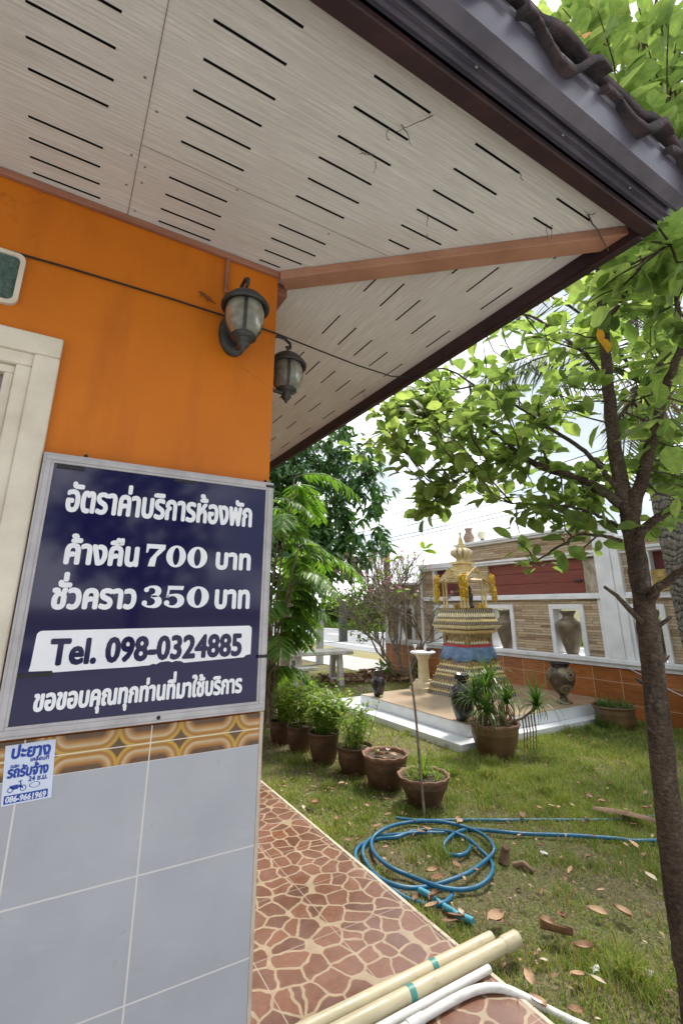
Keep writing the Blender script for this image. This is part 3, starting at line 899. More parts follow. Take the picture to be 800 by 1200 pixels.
slot_box(mb, 0.032, 0.85, 1.1125, 1.1135, 2)
for x, y in ((0.012, 0.93), (0.05, 1.0), (0.012, 1.16), (0.05, 1.18), (0.012, 1.27), (0.05, 1.24), (0.047, 1.36), (0.62, 1.13), (0.30, 1.12)):
    mb.add([(x + 0.004 * math.cos(a), y + 0.004 * math.sin(a), SZ - 0.0006) for a in np.linspace(0, 2 * PI, 9)[:-1]], [tuple(range(8))], 2)
seam = simple('soffit_joint_filler', (0.30, 0.25, 0.21), (0.20, 0.16, 0.13), 0.8, 20)
part('front_soffit', mb, [M['soffit_x'], M['slot'], seam], house)
mb = MB(); mb.prism([(1.4415, 0.607), (1.4415, 9.0), (0.553, 9.0), (0.553, 1.4018)], SZ, SZ + 0.012)
for ci, x in enumerate((0.68, 0.885, 0.995, 1.113, 1.238, 1.372)):
    for k in range(-2, 22):
        y0 = 1.352 + (x - 1.372) * 0.40 + 0.347 * k
        y1 = y0 + 0.163
        lim = 1.4 - (x - 0.553) * (0.794 / 0.887) + 0.055
        if y1 < lim + 0.02 or y1 > 8.9 or (ci == 0 and k > 0): continue
        slot_box(mb, x - 0.0030, x + 0.0030, max(y0, lim), y1)
part('side_soffit', mb, [M['soffit_y'], M['slot'], seam], house)
# hip beam, wall-top mouldings
mb = MB()
d = Vector((0.887, -0.776, 0)).normalized(); nrm = Vector((-d.y, d.x, 0))
a = Vector((0.575, 1.405, 0)); b = a + d * 1.19
q = [a + nrm * 0.036, b + nrm * 0.036, b - nrm * 0.036, a - nrm * 0.036]
mb.prism([(p.x, p.y) for p in q], 2.628, 2.6635)
part('hip_beam', mb, M['beam'], house, bev=0.004)
mb = MB(); mb.box(-6, 0.556, 1.384, 1.3995, 2.640, 2.6635); mb.box(0.5535, 0.612, 1.445, 9.0, 2.612, 2.6635)
part('wall_top_moulding', mb, M['trim_red'], house, bev=0.003)
# fascia boards
mb = MB(); mb.box(-6, 1.470, 0.529, 0.571, 2.600, 2.80)
part('front_fascia', mb, M['fascia'], house, bev=0.003)
mb = MB(); mb.box(1.4415, 1.472, 0.573, 9.0, 2.597, 2.80)
part('side_fascia', mb, M['fascia'], house, bev=0.003)
mb = MB(); mb.box(1.4395, 1.4412, 0.61, 9.0, 2.605, 2.6632); mb.box(-6, 1.43, 0.5715, 0.5735, 2.612, 2.6632)
part('inner_fascia_face', mb, M['fascia'], house)
# gutter (box profile with beads)
prof = [(0.5285, 2.62), (0.5285, 2.634), (0.519, 2.634), (0.514, 2.622), (0.508, 2.622), (0.505, 2.632), (0.499, 2.632), (0.495, 2.624), (0.491, 2.624),
        (0.489, 2.652), (0.480, 2.652), (0.478, 2.628), (0.470, 2.626), (0.438, 2.636), (0.430, 2.70), (0.430, 2.735), (0.424, 2.74), (0.424, 2.752), (0.436, 2.752), (0.442, 2.71), (0.5285, 2.70)]
mb = MB(); mb.extr_x(prof[:], -6, 1.475)
part('gutter', mb, M['gutter'], house)
# gutter rivets and chips
mb = MB()
for x in np.arange(-0.9, 1.4, 0.31):
    mb = MB(); mb.ball((x, 0.4995, 2.6315), 0.0045, 8, 5); part('gutter_rivet', mb, M['post_grey'], house)
pass
# roof: rows of S-shaped tiles on a hip
mb = MB()
xs = np.concatenate([np.arange(-6, -1, 0.1), np.arange(-1, 1.60, 0.02)]); ys = np.concatenate([np.arange(0.405, 1.3, 0.03), np.arange(1.3, 9.3, 0.1)])
X, Y = np.meshgrid(xs, ys)
f_front, f_side = (Y - 0.40) * 0.52, (1.60 - X) * 0.52
front = f_front < f_side
low = np.minimum(f_front, f_side)
along = np.where(front, X, Y); up = np.where(front, Y - 0.40, 1.60 - X)
row = np.floor(up / 0.33); saw = (up / 0.33) % 1.0
ph = along / 0.215 + 0.5 * (row % 2) + 0.35
wave = 0.030 * np.abs(np.sin(PI * ph)) ** 0.8 + 0.020 * np.sin(2 * PI * ph * 0.5)
Z = 2.745 + low + wave - 0.05 * saw + 0.03
nx = len(xs)
mb.add(np.stack([X.ravel(), Y.ravel(), Z.ravel()], 1).tolist(), [(j * nx + i, j * nx + i + 1, (j + 1) * nx + i + 1, (j + 1) * nx + i) for j in range(len(ys) - 1) for i in range(nx - 1)], 0, True)
roof = part('roof', mb, M['rooftile'], house)
sol = roof.modifiers.new('thickness', 'SOLIDIFY'); sol.thickness = 0.018; sol.offset = -1
# eave tile ends: separate S tiles hanging past the gutter, each a little askew
mb = MB()
x = -1.2; k = 0
while x < 1.42:
    wdt = 0.305
    tilt = random.uniform(-0.012, 0.02)
    n = 44
    top, bot = [], []
    for i in range(n + 1):
        u = i / n
        zz = 2.700 + 0.046 * math.sin(2 * PI * (u * 1.30 + 0.08)) * (0.7 + 0.3 * u) + 0.030 * u * 0.6 + tilt + random.uniform(-.001, .001)
        xx = x + wdt * u
        yy = 0.395 + 0.012 * math.sin(5 * u + k)
        jag = random.uniform(-.0015, .0015); top.append((xx, yy + jag, zz + 0.024 + random.uniform(-.001, .001))); bot.append((xx, yy + jag * 1.5, zz + random.uniform(-.0015, .001)))
    vs = bot + top + [(p[0], p[1] + 0.36, p[2] + 0.17) for p in bot] + [(p[0], p[1] + 0.36, p[2] + 0.17) for p in top]
    m1 = n + 1
    fs = []
    for i in range(n):
        fs += [(i, i + 1, m1 + i + 1, m1 + i), (i, 2 * m1 + i, 2 * m1 + i + 1, i + 1), (m1 + i, m1 + i + 1, 3 * m1 + i + 1, 3 * m1 + i)]
    fs += [(0, m1, 3 * m1, 2 * m1), (n, 2 * m1 + n, 3 * m1 + n, m1 + n)]
    mb.add(vs, fs, 0, True)
    x += 0.318; k += 1
part('eave_tile', mb, M['rooftile'], house)
mb = MB()
for k in range(7):
    p0 = Vector((1.56 - 0.2 * k, 0.44 + 0.2 * k, 2.80 + 0.104 * k)); p1 = p0 + Vector((-0.24, 0.24, 0.125))
    mb.tube([p0, p1], [0.085, 0.07], 12)
part('ridge_tile', mb, M['rooftile'], house)
mb = MB(); mb.box(0.354, 0.366, 1.385, 1.3995, 2.50, 2.638)
part('conduit', mb, M['trim_red'], house, bev=0.003)

# ---------------------------------------------------------------- things on the building
def coach_lamp(loc, rz, label):
    """local +x points out of the wall; z=0 at the hood rim"""
    t = thing('wall_lamp', label, 'wall lamp', (0, 0, 0), 'lantern wall lamps at the building corner')
    mb = MB()
    vs = []
    for x, s in ((0.002, 1), (0.014, 1), (0.022, 0.72)):
        vs += [(x, 0.052 * s * math.cos(a), -0.045 + 0.085 * s * math.sin(a)) for a in np.linspace(0, 2 * PI, 25)[:-1]]
    n = 24
    mb.add(vs, [(i * n + k, i * n + (k + 1) % n, (i + 1) * n + (k + 1) % n, (i + 1) * n + k) for i in range(2) for k in range(n)] + [tuple(range(2 * n, 3 * n))], 0, True)
    part('backplate', mb, M['black_iron'], t)
    mb = MB()
    pts = [(0.012, 0, 0.045), (0.03, 0, 0.085), (0.065, 0, 0.112), (0.10, 0, 0.112), (0.125, 0, 0.095), (0.126, 0, 0.076), (0.114, 0, 0.068), (0.106, 0, 0.078)]
    mb.tube(pts, [0.0065, 0.0065, 0.0065, 0.0065, 0.0065, 0.006, 0.005, 0.004], 8)
    part('arm', mb, M['black_iron'], t)
    mb = MB(); mb.tube([(0.02, 0, -0.075), (0.06, 0, -0.128), (0.098, 0, -0.128)], 0.008, 8); part('lower_arm', mb, M['black_iron'], t)
    mb = MB(); mb.tube([(0.115, 0, 0.048), (0.115, 0, 0.082)], 0.004, 6); part('hook', mb, M['black_iron'], t)
    c = (0.115, 0, 0)
    mb = MB(); mb.lathe([(0.0, 0.054), (0.012, 0.053), (0.030, 0.046), (0.052, 0.030), (0.068, 0.012), (0.077, -0.002), (0.077, -0.012), (0.066, -0.010), (0.055, 0.004), (0.0, 0.01)], c, 28)
    part('hood', mb, M['black_iron'], t)
    mb = MB(); mb.lathe([(0.058, -0.006), (0.0625, -0.03), (0.060, -0.060), (0.051, -0.090), (0.037, -0.112), (0.0, -0.118)], c, 28)
    part('glass_shade', mb, M['lampglass'], t)
    mb = MB()
    for k in range(4):
        mb = MB(); a = PI / 4 + k * PI / 2 + 0.5
        cs, sn = math.cos(a), math.sin(a)
        prof = [(0.061, -0.008), (0.0655, -0.03), (0.063, -0.060), (0.054, -0.091), (0.038, -0.115)]
        for (r0, z0), (r1, z1) in zip(prof[:-1], prof[1:]):
            w = 0.0055
            q = []
            for r, z in ((r0, z0), (r1, z1)):
                q += [(c[0] + r * cs - w * sn, r * sn + w * cs, z), (c[0] + r * cs + w * sn, r * sn - w * cs, z)]
            mb.add(q, [(0, 1, 3, 2)])
        part('strap', mb, M['black_iron'], t)
    mb = MB(); mb.lathe([(0.039, -0.110), (0.041, -0.118), (0.024, -0.124), (0.017, -0.132), (0.021, -0.142), (0.014, -0.152), (0.007, -0.158), (0.004, -0.168), (0, -0.170)], c, 16)
    part('finial', mb, M['black_iron'], t)
    t.location = loc; t.rotation_euler.z = rz
    return t
coach_lamp((0.400, 1.3985, 2.398), -PI / 2, 'black iron lantern lamp on the front of the orange wall above the navy sign')
l2 = coach_lamp((0.555, 1.555, 2.392), 0.0, 'black iron lantern lamp round the corner, seen against the white slotted soffit')

mb = MB(); mb.tube([(-2, 1.392, 2.39), (-0.26, 1.392, 2.405), (-0.1, 1.392, 2.411), (0.19, 1.392, 2.414), (0.40, 1.392, 2.411), (0.556, 1.392, 2.405), (0.75, 1.455, 2.432), (1.0, 1.545, 2.475), (1.25, 1.635, 2.53), (1.42, 1.70, 2.60), (1.455, 1.715, 2.60)], 0.0032, 6)
single('electric_cable', mb, M['black'], 'thin black cable running across the orange wall and up to the eave', 'cable', (0.55, 1.392, 2.405))

mb = MB()
gx = [Vector((0.272, 1.394, 2.476)), Vector((0.282, 1.392, 2.471)), Vector((0.294, 1.391, 2.465)), Vector((0.306, 1.392, 2.459)), Vector((0.318, 1.3945, 2.454)), Vector((0.333, 1.396, 2.449))]
gx = gx[::-1]
mb.tube(gx, [0.0008, 0.002, 0.0042, 0.0046, 0.0038, 0.001], 8)
for (px, pz, dx, dz) in ((0.287, 2.469, -0.002, 0.012), (0.285, 2.467, -0.008, -0.009), (0.305, 2.461, 0.006, 0.011), (0.302, 2.459, 0.0, -0.012)):
    mb.tube([(px, 1.394, pz), (px + dx * 0.6, 1.3955, pz + dz * 0.6), (px + dx, 1.398, pz + dz)], 0.0011, 5)
single('gecko', mb, M['gecko'], 'small brown house gecko clinging to the orange wall by the lamp', 'lizard', (0.30, 1.398, 2.465))

# dry vine tendrils hanging from the slots
TL = [((508, 134), (484, 147), (462, 155)), ((470, 146), (478, 158), (482, 170)), ((455, 150), (450, 160), (456, 165)), ((437, 183), (430, 178), (420, 180)), ((440, 188), (441, 195), (437, 203)),
      ((500, 251), (501, 258), (500, 265)), ((500, 275), (502, 280), (499, 283)), ((640, 262), (640, 272), (641, 283)), ((646, 263), (645, 270), (646, 280)), ((688, 252), (700, 270), (712, 294)), ((697, 250), (690, 255), (684, 246)),
      ((425, 458), (432, 480), (431, 500)), ((431, 478), (443, 492), (447, 510)), ((608, 202), (610, 208), (612, 212)), ((420, 172), (422, 180), (432, 182))]
for i, tr_ in enumerate(TL):
    mb = MB()
    pts = [gp(px, py, SZ - 0.004 - 0.018 * k * (1 if i != 9 else 1.5)) for k, (px, py) in enumerate(tr_)]
    fine = []
    for k in range(9):
        t = k / 8
        p = pts[0] * (1 - t) ** 2 + pts[1] * 2 * t * (1 - t) + pts[2] * t * t
        fine.append(p + Vector((random.uniform(-.002, .002), random.uniform(-.002, .002), random.uniform(-.002, .002))))
    mb.tube(fine, [0.0013 - 0.0007 * k / 8 for k in range(9)] if i != 9 else [0.0026 - 0.001 * k / 8 for k in range(9)], 5)
    single('vine_tendril', mb, M['twig'], 'dry grey vine tendril poking out of a slot in the white eave soffit', 'tendril', tuple(pts[0]), 'dry tendrils hanging from the eave slots')

# ---------------------------------------------------------------- price sign
sign = thing('price_sign', 'navy room price sign in a silver frame hung on the building corner', 'sign', (0.243, 1.385, 1.177))
SX0, SX1, SZ0, SZ1, SY = -0.074, 0.5575, 1.177, 1.843, 1.366
mb = MB(); ring(mb, SX0, SX1, SZ0, SZ1, 0.026, SY, 1.389); ring(mb, SX0 + 0.0065, SX1 - 0.0065, SZ0 + 0.0065, SZ1 - 0.0065, 0.0125, SY - 0.003, SY + 0.002)
part('frame', mb, M['frame_alu'], sign, bev=0.0015)
mb = MB(); mb.box(SX0 + 0.0262, SX1 - 0.0262, SY + 0.004, SY + 0.014, SZ0 + 0.0262, SZ1 - 0.0262)
part('panel', mb, M['sign_navy'], sign)
mb = MB(); yt = SY + 0.0030
B = 0.0030
put_text(mb, "อัตราค่าบริการห้องพัก", -0.006, 0.488, 1.697, 1.750, yt, B)
part('lettering', mb, M['vinyl_white'], sign); mb = MB()
put_text(mb, "ค้างคืน", 0.010, 0.177, 1.565, 1.612, yt, B * 1.1)
put_text(mb, "บาท", 0.391, 0.491, 1.567, 1.611, yt, B * 1.1)
for i, ch in enumerate("700"): fat_digit(mb, ch, (0.197, 0.250, 0.307)[i], (0.246, 0.303, 0.363)[i], 1.565, 1.625, yt)
part('lettering', mb, M['vinyl_white'], sign); mb = MB()
put_text(mb, "ชั่วคราว", -0.003, 0.183, 1.457, 1.502, yt, B * 1.1)
put_text(mb, "บาท", 0.396, 0.494, 1.457, 1.505, yt, B * 1.1)
for i, ch in enumerate("350"): fat_digit(mb, ch, (0.200, 0.256, 0.315)[i], (0.252, 0.311, 0.376)[i], 1.457, 1.515, yt)
part('lettering', mb, M['vinyl_white'], sign); mb = MB()
put_text(mb, "ขอขอบคุณทุกท่านที่มาใช้บริการ", -0.005, 0.486, 1.231, 1.265, yt, B * 0.75)
# worn phone strip with ragged lower edge
def round_strip():
    pts = []
    for cx, cz, a0 in ((0.497, 1.396, 0), (-0.012, 1.394, 90)):
        for k in range(7):
            a = math.radians(a0 + 90 * k / 6); pts.append((cx + 0.011 * math.cos(a), cz + 0.011 * math.sin(a)))
    low = [(-0.025, 1.330), (-0.027, 1.316), (0.02, 1.315), (0.022, 1.311), (0.10, 1.3125), (0.19, 1.313), (0.235, 1.3145), (0.245, 1.318), (0.252, 1.316), (0.262, 1.321), (0.282, 1.3225), (0.292, 1.319), (0.300, 1.322),
           (0.315, 1.3205), (0.322, 1.316), (0.34, 1.3165), (0.42, 1.3195), (0.488, 1.3215), (0.495, 1.327), (0.508, 1.329)]
    return pts + low
part('lettering', mb, M['vinyl_white'], sign)
mb = MB(); mb.add([(x, yt, z) for x, z in round_strip()], [tuple(range(len(round_strip())))])
part('phone_strip', mb, M['vinyl_white'], sign)
mb = MB(); put_text(mb, "Tel. 098-0324885", 0.011, 0.478, 1.3285, 1.385, yt - 0.0006, 0.0030)
part('phone_number', mb, M['sign_navy'], sign)
for x0, x1, y0, y1, z0, z1 in ((-0.042, 0.022, 0.0015, 0.0038, 1.8045, 1.8155), (-0.047, 0.02, 0.0015, 0.0038, 1.3035, 1.3115), (0.25, 0.31, 0.0015, 0.0038, 1.808, 1.8155),
                               (0.530, 0.562, -0.0045, -0.0032, 1.826, 1.834), (0.528, 0.562, -0.0045, -0.0032, 1.318, 1.326)):
    mb = MB(); mb.box(x0, x1, SY + y0, SY + y1, z0, z1); part('tape_strip', mb, M['black'], sign)
for x, z in ((0.27, 1.1895), (0.02, 1.8475), (0.53, 1.8475)):
    mb = MB(); mb.ball((x, SY - 0.003 if z < 1.5 else SY + 0.006, z), 0.005, 8, 6); part('screw', mb, M['black'], sign)

# ---------------------------------------------------------------- small advert sticker
st = thing('advert_sticker', 'white advert sticker with blue print on the grey tiles below the sign', 'sticker', (0.005, 1.3895, 1.10))
ys_ = 1.3892
mb = MB(); q = [(-0.0465, 1.161), (0.0500, 1.1632), (0.0582, 1.0435), (-0.0360, 1.0415)]
mb.add([(x, ys_ + dy, z) for dy in (0, 0.0009) for x, z in q], [(3, 2, 1, 0), (4, 5, 6, 7)] + [(i, (i + 1) % 4, 4 + (i + 1) % 4, 4 + i) for i in range(4)])
part('sheet', mb, M['sticker'], st)
mb = MB(); yk = ys_ - 0.0007
put_text(mb, "ปะยาง", -0.0315, 0.0415, 1.1340, 1.1530, yk, 0.0014)
put_text(mb, "เคลื่อนที่", 0.006, 0.041, 1.1235, 1.1300, yk, 0.0004)
put_text(mb, "และ", -0.030, -0.014, 1.1150, 1.1205, yk, 0.0004)
put_text(mb, "รถรับจ้าง", -0.033, 0.0430, 1.0960, 1.1120, yk, 0.0012)
put_text(mb, "24 ช.ม.", 0.0080, 0.0440, 1.0840, 1.0915, yk, 0.0005)
# motorbike picture
for c, r in (((-0.0235, 1.0715), 0.0055), ((0.0000, 1.0725), 0.0060)):
    n = 20; vs = []
    for k in range(n):
        a = 2 * PI * k / n
        for rr in (r, r - 0.0014): vs.append((c[0] + rr * math.cos(a), yk, c[1] + rr * math.sin(a)))
    mb.add(vs, [(2 * k, (2 * k + 2) % (2 * n), (2 * k + 3) % (2 * n), 2 * k + 1) for k in range(n)])
for poly in ([(-0.027, 1.079), (-0.012, 1.081), (-0.007, 1.077), (-0.010, 1.072), (-0.018, 1.071), (-0.024, 1.075)], [(-0.009, 1.0805), (-0.003, 1.0775), (0.001, 1.073), (-0.001, 1.072), (-0.008, 1.0755)],
             [(-0.008, 1.088), (-0.0065, 1.0885), (-0.0035, 1.078), (-0.0055, 1.077)], [(-0.0105, 1.086), (-0.003, 1.088), (-0.003, 1.0868), (-0.0105, 1.0848)]):
    mb.add([(x, yk, z) for x, z in poly], [tuple(range(len(poly)))])
n = 28; vs = []
for k in range(n):
    a = 2 * PI * k / n
    for s in (1, 0.86): vs.append((0.0215 + 0.0105 * s * math.cos(a), yk, 1.0755 + (0.0058 * s) * math.sin(a)))
mb.add(vs, [(2 * k, (2 * k + 2) % (2 * n), (2 * k + 3) % (2 * n), 2 * k + 1) for k in range(n)])
mb.add([(x, yk, z) for x, z in ((-0.0330, 1.0612), (0.0490, 1.0630), (0.0500, 1.0470), (-0.0320, 1.0450))], [(0, 1, 2, 3)])
part('print', mb, M['ink'], st)
mb = MB(); put_text(mb, "086-9661969", -0.0290, 0.0460, 1.0480, 1.0595, yk - 0.0006, 0.0007)
part('phone_number', mb, M['sticker'], st)

# ---------------------------------------------------------------- garden wall by the road
WF, WB = 7.10, 7.30
gw = thing('garden_wall', 'long garden wall with orange tile foot, stacked stone panels and white openings', 'wall', (7.2, 4.0, LZ))
YE = 9.8
mb = MB(); mb.box(WF - 0.02, WB + 0.02, -3, YE, LZ, 0.615)
part('tile_foot', mb, M['base_tile'], gw)
mb = MB(); mb.box(WF - 0.055, WB + 0.05, -3, YE + 0.02, 0.616, 0.672); mb.box(WF - 0.095, WB + 0.08, -3, YE + 0.04, 0.673, 0.742)
part('foot_cap', mb, M['white_wall'], gw, bev=0.012)
WINS = [(2.2, 2.68), (3.42, 3.93), (4.59, 5.20), (5.93, 6.55), (7.43, 8.05), (8.72, 9.30)]
mb = MB()
y = -3
ZT = 1.575
for a, b in WINS:
    top = ZT if b < 8.4 else 1.50
    if a < 8.4: mb.box(WF, WB, y, a, 0.743, ZT)
    else: mb.box(WF, WB, y, 8.396, 0.743, ZT); mb.box(WF, WB, 8.396, a, 0.743, 1.94)
    mb.box(WF, WB, a, b, 1.50, ZT if b < 8.4 else 1.94)
    y = b
mb.box(WF, WB, y, YE, 0.743, 1.94)
mb.box(WF, WB, -3, 2.85, 1.665, 2.215); mb.box(WF, WB, 3.56, 3.95, 1.665, 2.215)
mb.box(WF, WB, 6.46, 7.13, 1.665, 2.215); mb.box(WF, WB, 7.98, 8.395, 1.665, 2.215); mb.box(WB - 0.06, WB, 4.27, 6.45, 1.665, 2.215)
mb.box(WF, WB, 4.22, 7.18, 2.30, 2.615); mb.box(WF, WB, -3, 3.93, 2.30, 2.40)
part('stone_panel', mb, M['ledger'], gw)
for a, b in WINS:
    mb = MB()
    w = 0.075
    mb.box(WF - 0.035, WB + 0.02, a, a + w, 0.7425, 1.50); mb.box(WF - 0.035, WB + 0.02, b - w, b, 0.7425, 1.50); mb.box(WF - 0.036, WB + 0.02, a + w, b - w, 1.42, 1.50)
    part('opening_frame', mb, M['white_wall'], gw, bev=0.008)
mb = MB(); mb.box(WF - 0.065, WB + 0.04, -3, 8.40, 1.576, 1.612); mb.box(WF - 0.045, WB + 0.02, -3, 8.398, 1.613, 1.664)
part('mid_rail', mb, M['white_wall'], gw, bev=0.008)
mb = MB(); mb.box(WF - 0.05, WB + 0.03, -3, 8.42, 2.216, 2.255); mb.box(WF - 0.075, WB + 0.05, -3, 8.44, 2.256, 2.299)
mb.box(WF - 0.07, WB + 0.05, 7.2, 8.45, 2.300, 2.365)
mb.box(WF - 0.07, WB + 0.06, 4.2, 7.22, 2.616, 2.652); mb.box(WF - 0.10, WB + 0.09, 4.2, 7.25, 2.653, 2.705)
mb.box(WF - 0.08, WB + 0.05, -3, 3.93, 2.401, 2.47); mb.box(WF - 0.06, WB + 0.04, 8.41, YE + 0.03, 1.941, 2.0)
part('coping', mb, M['white_wall'], gw, bev=0.010)
mb = MB(); mb.box(WF - 0.03, WB, 4.272, 4.345, 0.7425, 1.5755); mb.box(WF - 0.032, WB, 8.397, 8.46, 0.7425, 2.21); mb.box(WF - 0.03, WB, 7.10, 7.17, 1.665, 2.2155); mb.box(WF - 0.03, WB, 7.95, 8.02, 1.665, 2.2155)
mb.box(WF - 0.033, WB, 3.50, 3.565, 1.665, 2.2155); mb.box(WF - 0.033, WB, 2.85, 2.91, 1.665, 2.2155); mb.box(WF - 0.03, WB + 0.03, YE - 0.10, YE + 0.01, 0.7425, 1.9405)
part('white_mullion', mb, M['white_wall'], gw, bev=0.006)
mb = MB(); mb.box(7.015, 7.36, 4.02, 4.27, 0.7425, 2.66); mb.box(7.03, 7.34, 3.90, 4.019, 0.7425, 2.60); mb.box(7.0, 7.37, 4.01, 4.28, 2.661, 2.70)
part('pillar', mb, M['white_wall'], gw, bev=0.012)
mb = MB()
for k, (z0, z1) in enumerate(((1.668, 1.845), (1.849, 2.03), (2.034, 2.213))):
    mb.box(7.150 + 0.006 * (k % 2), 7.19, 4.56, 6.452, z0, z1)
part('wood_panel', mb, M['wood_red'], gw, 'dark red plank panel', bev=0.004)
mb = MB(); mb.box(7.14, 7.18, 4.315, 4.548, 1.668, 2.20)
part('wood_panel', mb, M['wood_grey'], gw, 'weathered pale grey board', bev=0.006)
mb = MB(); mb.box(7.16, 7.2, 7.171, 7.949, 1.668, 2.213); mb.box(7.18, 7.2, 2.912, 3.499, 1.668, 2.213)
part('recess_panel', mb, M['maroon'], gw)
mb = MB(); mb.lathe([(0.0, 0.0), (0.028, 0.0), (0.028, 0.02), (0.0, 0.02)], (0, 0, 0), 12)
mb.v = [(7.149 - z, 4.63 + x, 1.86 + yv) for x, yv, z in mb.v]; mb.box(7.125, 7.149, 4.60, 4.72, 1.85, 1.87)
part('latch', mb, M['black_iron'], gw)

mb = MB(); mb.box(7.02, 7.12, 3.565 - 0.6, 3.49, 1.667, 1.95)
for k in range(60):
    yy = random.uniform(2.99, 3.47); zz = random.uniform(1.69, 1.95)
    mb.tube([(7.018, yy, zz), (7.005 - random.uniform(0, .02), yy + random.uniform(-.08, .08), zz + random.uniform(-.04, .05))], 0.003, 4)
single('straw_bale', mb, M['straw'], 'yellow straw bundle lying in the upper right recess of the wall', 'straw bundle', (7.07, 3.2, 1.667), bev=0.02)
mb = MB(); mb.tube([tuple(pl) for pl in ((7.0, 4.12, 0.70), (7.06, 3.95, 0.60), (7.07, 3.72, 0.50), (7.07, 3.5, 0.40), (7.07, 3.2, 0.30), (7.07, 2.8, 0.20))], 0.006, 5)
single('cord', mb, M['vinyl_white'], 'thin white cord slanting down the orange tiled wall foot', 'cord', (7.07, 3.6, 0.5))

def vase_mb(prof, c, n=28):
    return MB().lathe(prof, c, n)
AMPH = [(0.0, 0.0), (0.085, 0.0), (0.095, 0.012), (0.098, 0.04), (0.125, 0.14), (0.165, 0.28), (0.195, 0.40), (0.200, 0.44), (0.185, 0.475), (0.150, 0.50), (0.112, 0.525), (0.088, 0.55), (0.085, 0.575), (0.100, 0.61), (0.122, 0.635), (0.128, 0.655), (0.118, 0.655), (0.08, 0.60), (0.0, 0.58)]
AV = [(3.66, 'olive stoneware amphora in the wall opening behind the leaning tree trunk'), (4.93, 'olive stoneware amphora in the wall opening above the patterned urn'),
      (6.20, 'olive stoneware amphora in the wall opening just right of the golden shrine'), (7.70, 'dark amphora in the wall opening just left of the golden shrine'), (9.0, 'dark amphora in the farthest wall opening behind the bare shrub')]
for y, lab in AV:
    mb = vase_mb(AMPH, (7.17, y, 0.7425))
    single('amphora', mb, M['vase_brown'], lab, 'vase', (7.17, y, 0.7425), 'amphorae standing in the wall openings')
mb = vase_mb([(0, 0), (0.07, 0), (0.085, 0.02), (0.11, 0.09), (0.115, 0.14), (0.085, 0.20), (0.06, 0.245), (0.068, 0.285), (0.098, 0.315), (0.088, 0.315), (0.05, 0.25), (0, 0.24)], (7.2, 6.98, 2.7055))
single('clay_vase', mb, M['vase_pink'], 'small pinkish clay vase standing on top of the wall coping', 'vase', (7.2, 6.98, 2.7055))
gl = thing('globe_lamp', 'cream glass globe lamp on top of the wall beside the clay vase', 'lamp', (7.2, 6.62, 2.7055))
mb = MB(); mb.lathe([(0, 0), (0.055, 0), (0.055, 0.03), (0.035, 0.045), (0.035, 0.06), (0, 0.06)], (7.2, 6.62, 2.7055), 16); part('base', mb, M['black_iron'], gl)
mb = MB(); mb.ball((7.2, 6.62, 2.7055 + 0.14), 0.095, 16, 12); part('globe', mb, M['globe'], gl)

# ---------------------------------------------------------------- leaf builders
def leaf_arrays(P, D, Nrm, Ln, Wd, fold=0.12, droop=0.12, shape='ovate'):
    """P base points, D directions, Nrm normals (n,3); returns verts, faces"""
    P, D, Nrm = np.asarray(P, float), np.asarray(D, float), np.asarray(Nrm, float)
    D = D / np.linalg.norm(D, axis=1, keepdims=True)
    S = np.cross(D, Nrm); S /= np.linalg.norm(S, axis=1, keepdims=True) + 1e-9
    U = np.cross(S, D)
    L, W = np.asarray(Ln)[:, None], np.asarray(Wd)[:, None]
    if shape == 'ovate':
        tpl = [(0, 0, 0), (0.22, 0.33, 1), (0.50, 0.50, 1), (0.80, 0.36, 1), (1.0, 0, 0), (0.80, -0.36, 1), (0.50, -0.50, 1), (0.22, -0.33, 1), (0.5, 0, 0)]
        fc = [(0, 1, 8), (1, 2, 8), (2, 3, 8), (3, 4, 8), (4, 5, 8), (5, 6, 8), (6, 7, 8), (7, 0, 8)]
    else:
        tpl = [(0, 0, 0), (0.3, 0.5, 1), (0.65, 0.42, 1), (1.0, 0, 0), (0.65, -0.42, 1), (0.3, -0.5, 1)]
        fc = [(0, 1, 5), (1, 2, 4, 5), (2, 3, 4)]
    n, m = len(P), len(tpl)
    V = np.zeros((n, m, 3))
    fr = rng.uniform(0.2, 2.4, (n, 1)); dr = rng.uniform(-0.3, 2.3, (n, 1))
    for i, (u, s, e) in enumerate(tpl):
        V[:, i] = P + D * L * u + S * W * s + U * (W * fold * e * fr - L * droop * dr * u * u)
    F = []
    for k in range(n):
        F += [tuple(q + k * m for q in f) for f in fc]
    return V.reshape(-1, 3), F

def add_leaves(mb, P, D, N, L, W, mi=0, **kw):
    V, F = leaf_arrays(P, D, N, L, W, **kw)
    mb.add(V.tolist(), F, mi)

def runit(n):
    v = rng.normal(size=(n, 3)); return v / np.linalg.norm(v, axis=1, keepdims=True)

def cluster_leaves(c, d, k, L, spread, up=0.8, flat=0.6):
    """k leaves fanned round a twig end c pointing along d"""
    c = np.array(c); d = np.array(d) / (np.linalg.norm(d) + 1e-9)
    r = runit(k)
    D = d * 0.55 + r * 0.9; D[:, 2] *= flat
    P = c + r * spread * 0.25 - d * rng.uniform(0, spread, (k, 1))
    N = np.tile([0, 0, up], (k, 1)) + runit(k) * 0.55
    Ls = L * rng.uniform(0.65, 1.2, k)
    return P, D, N, Ls

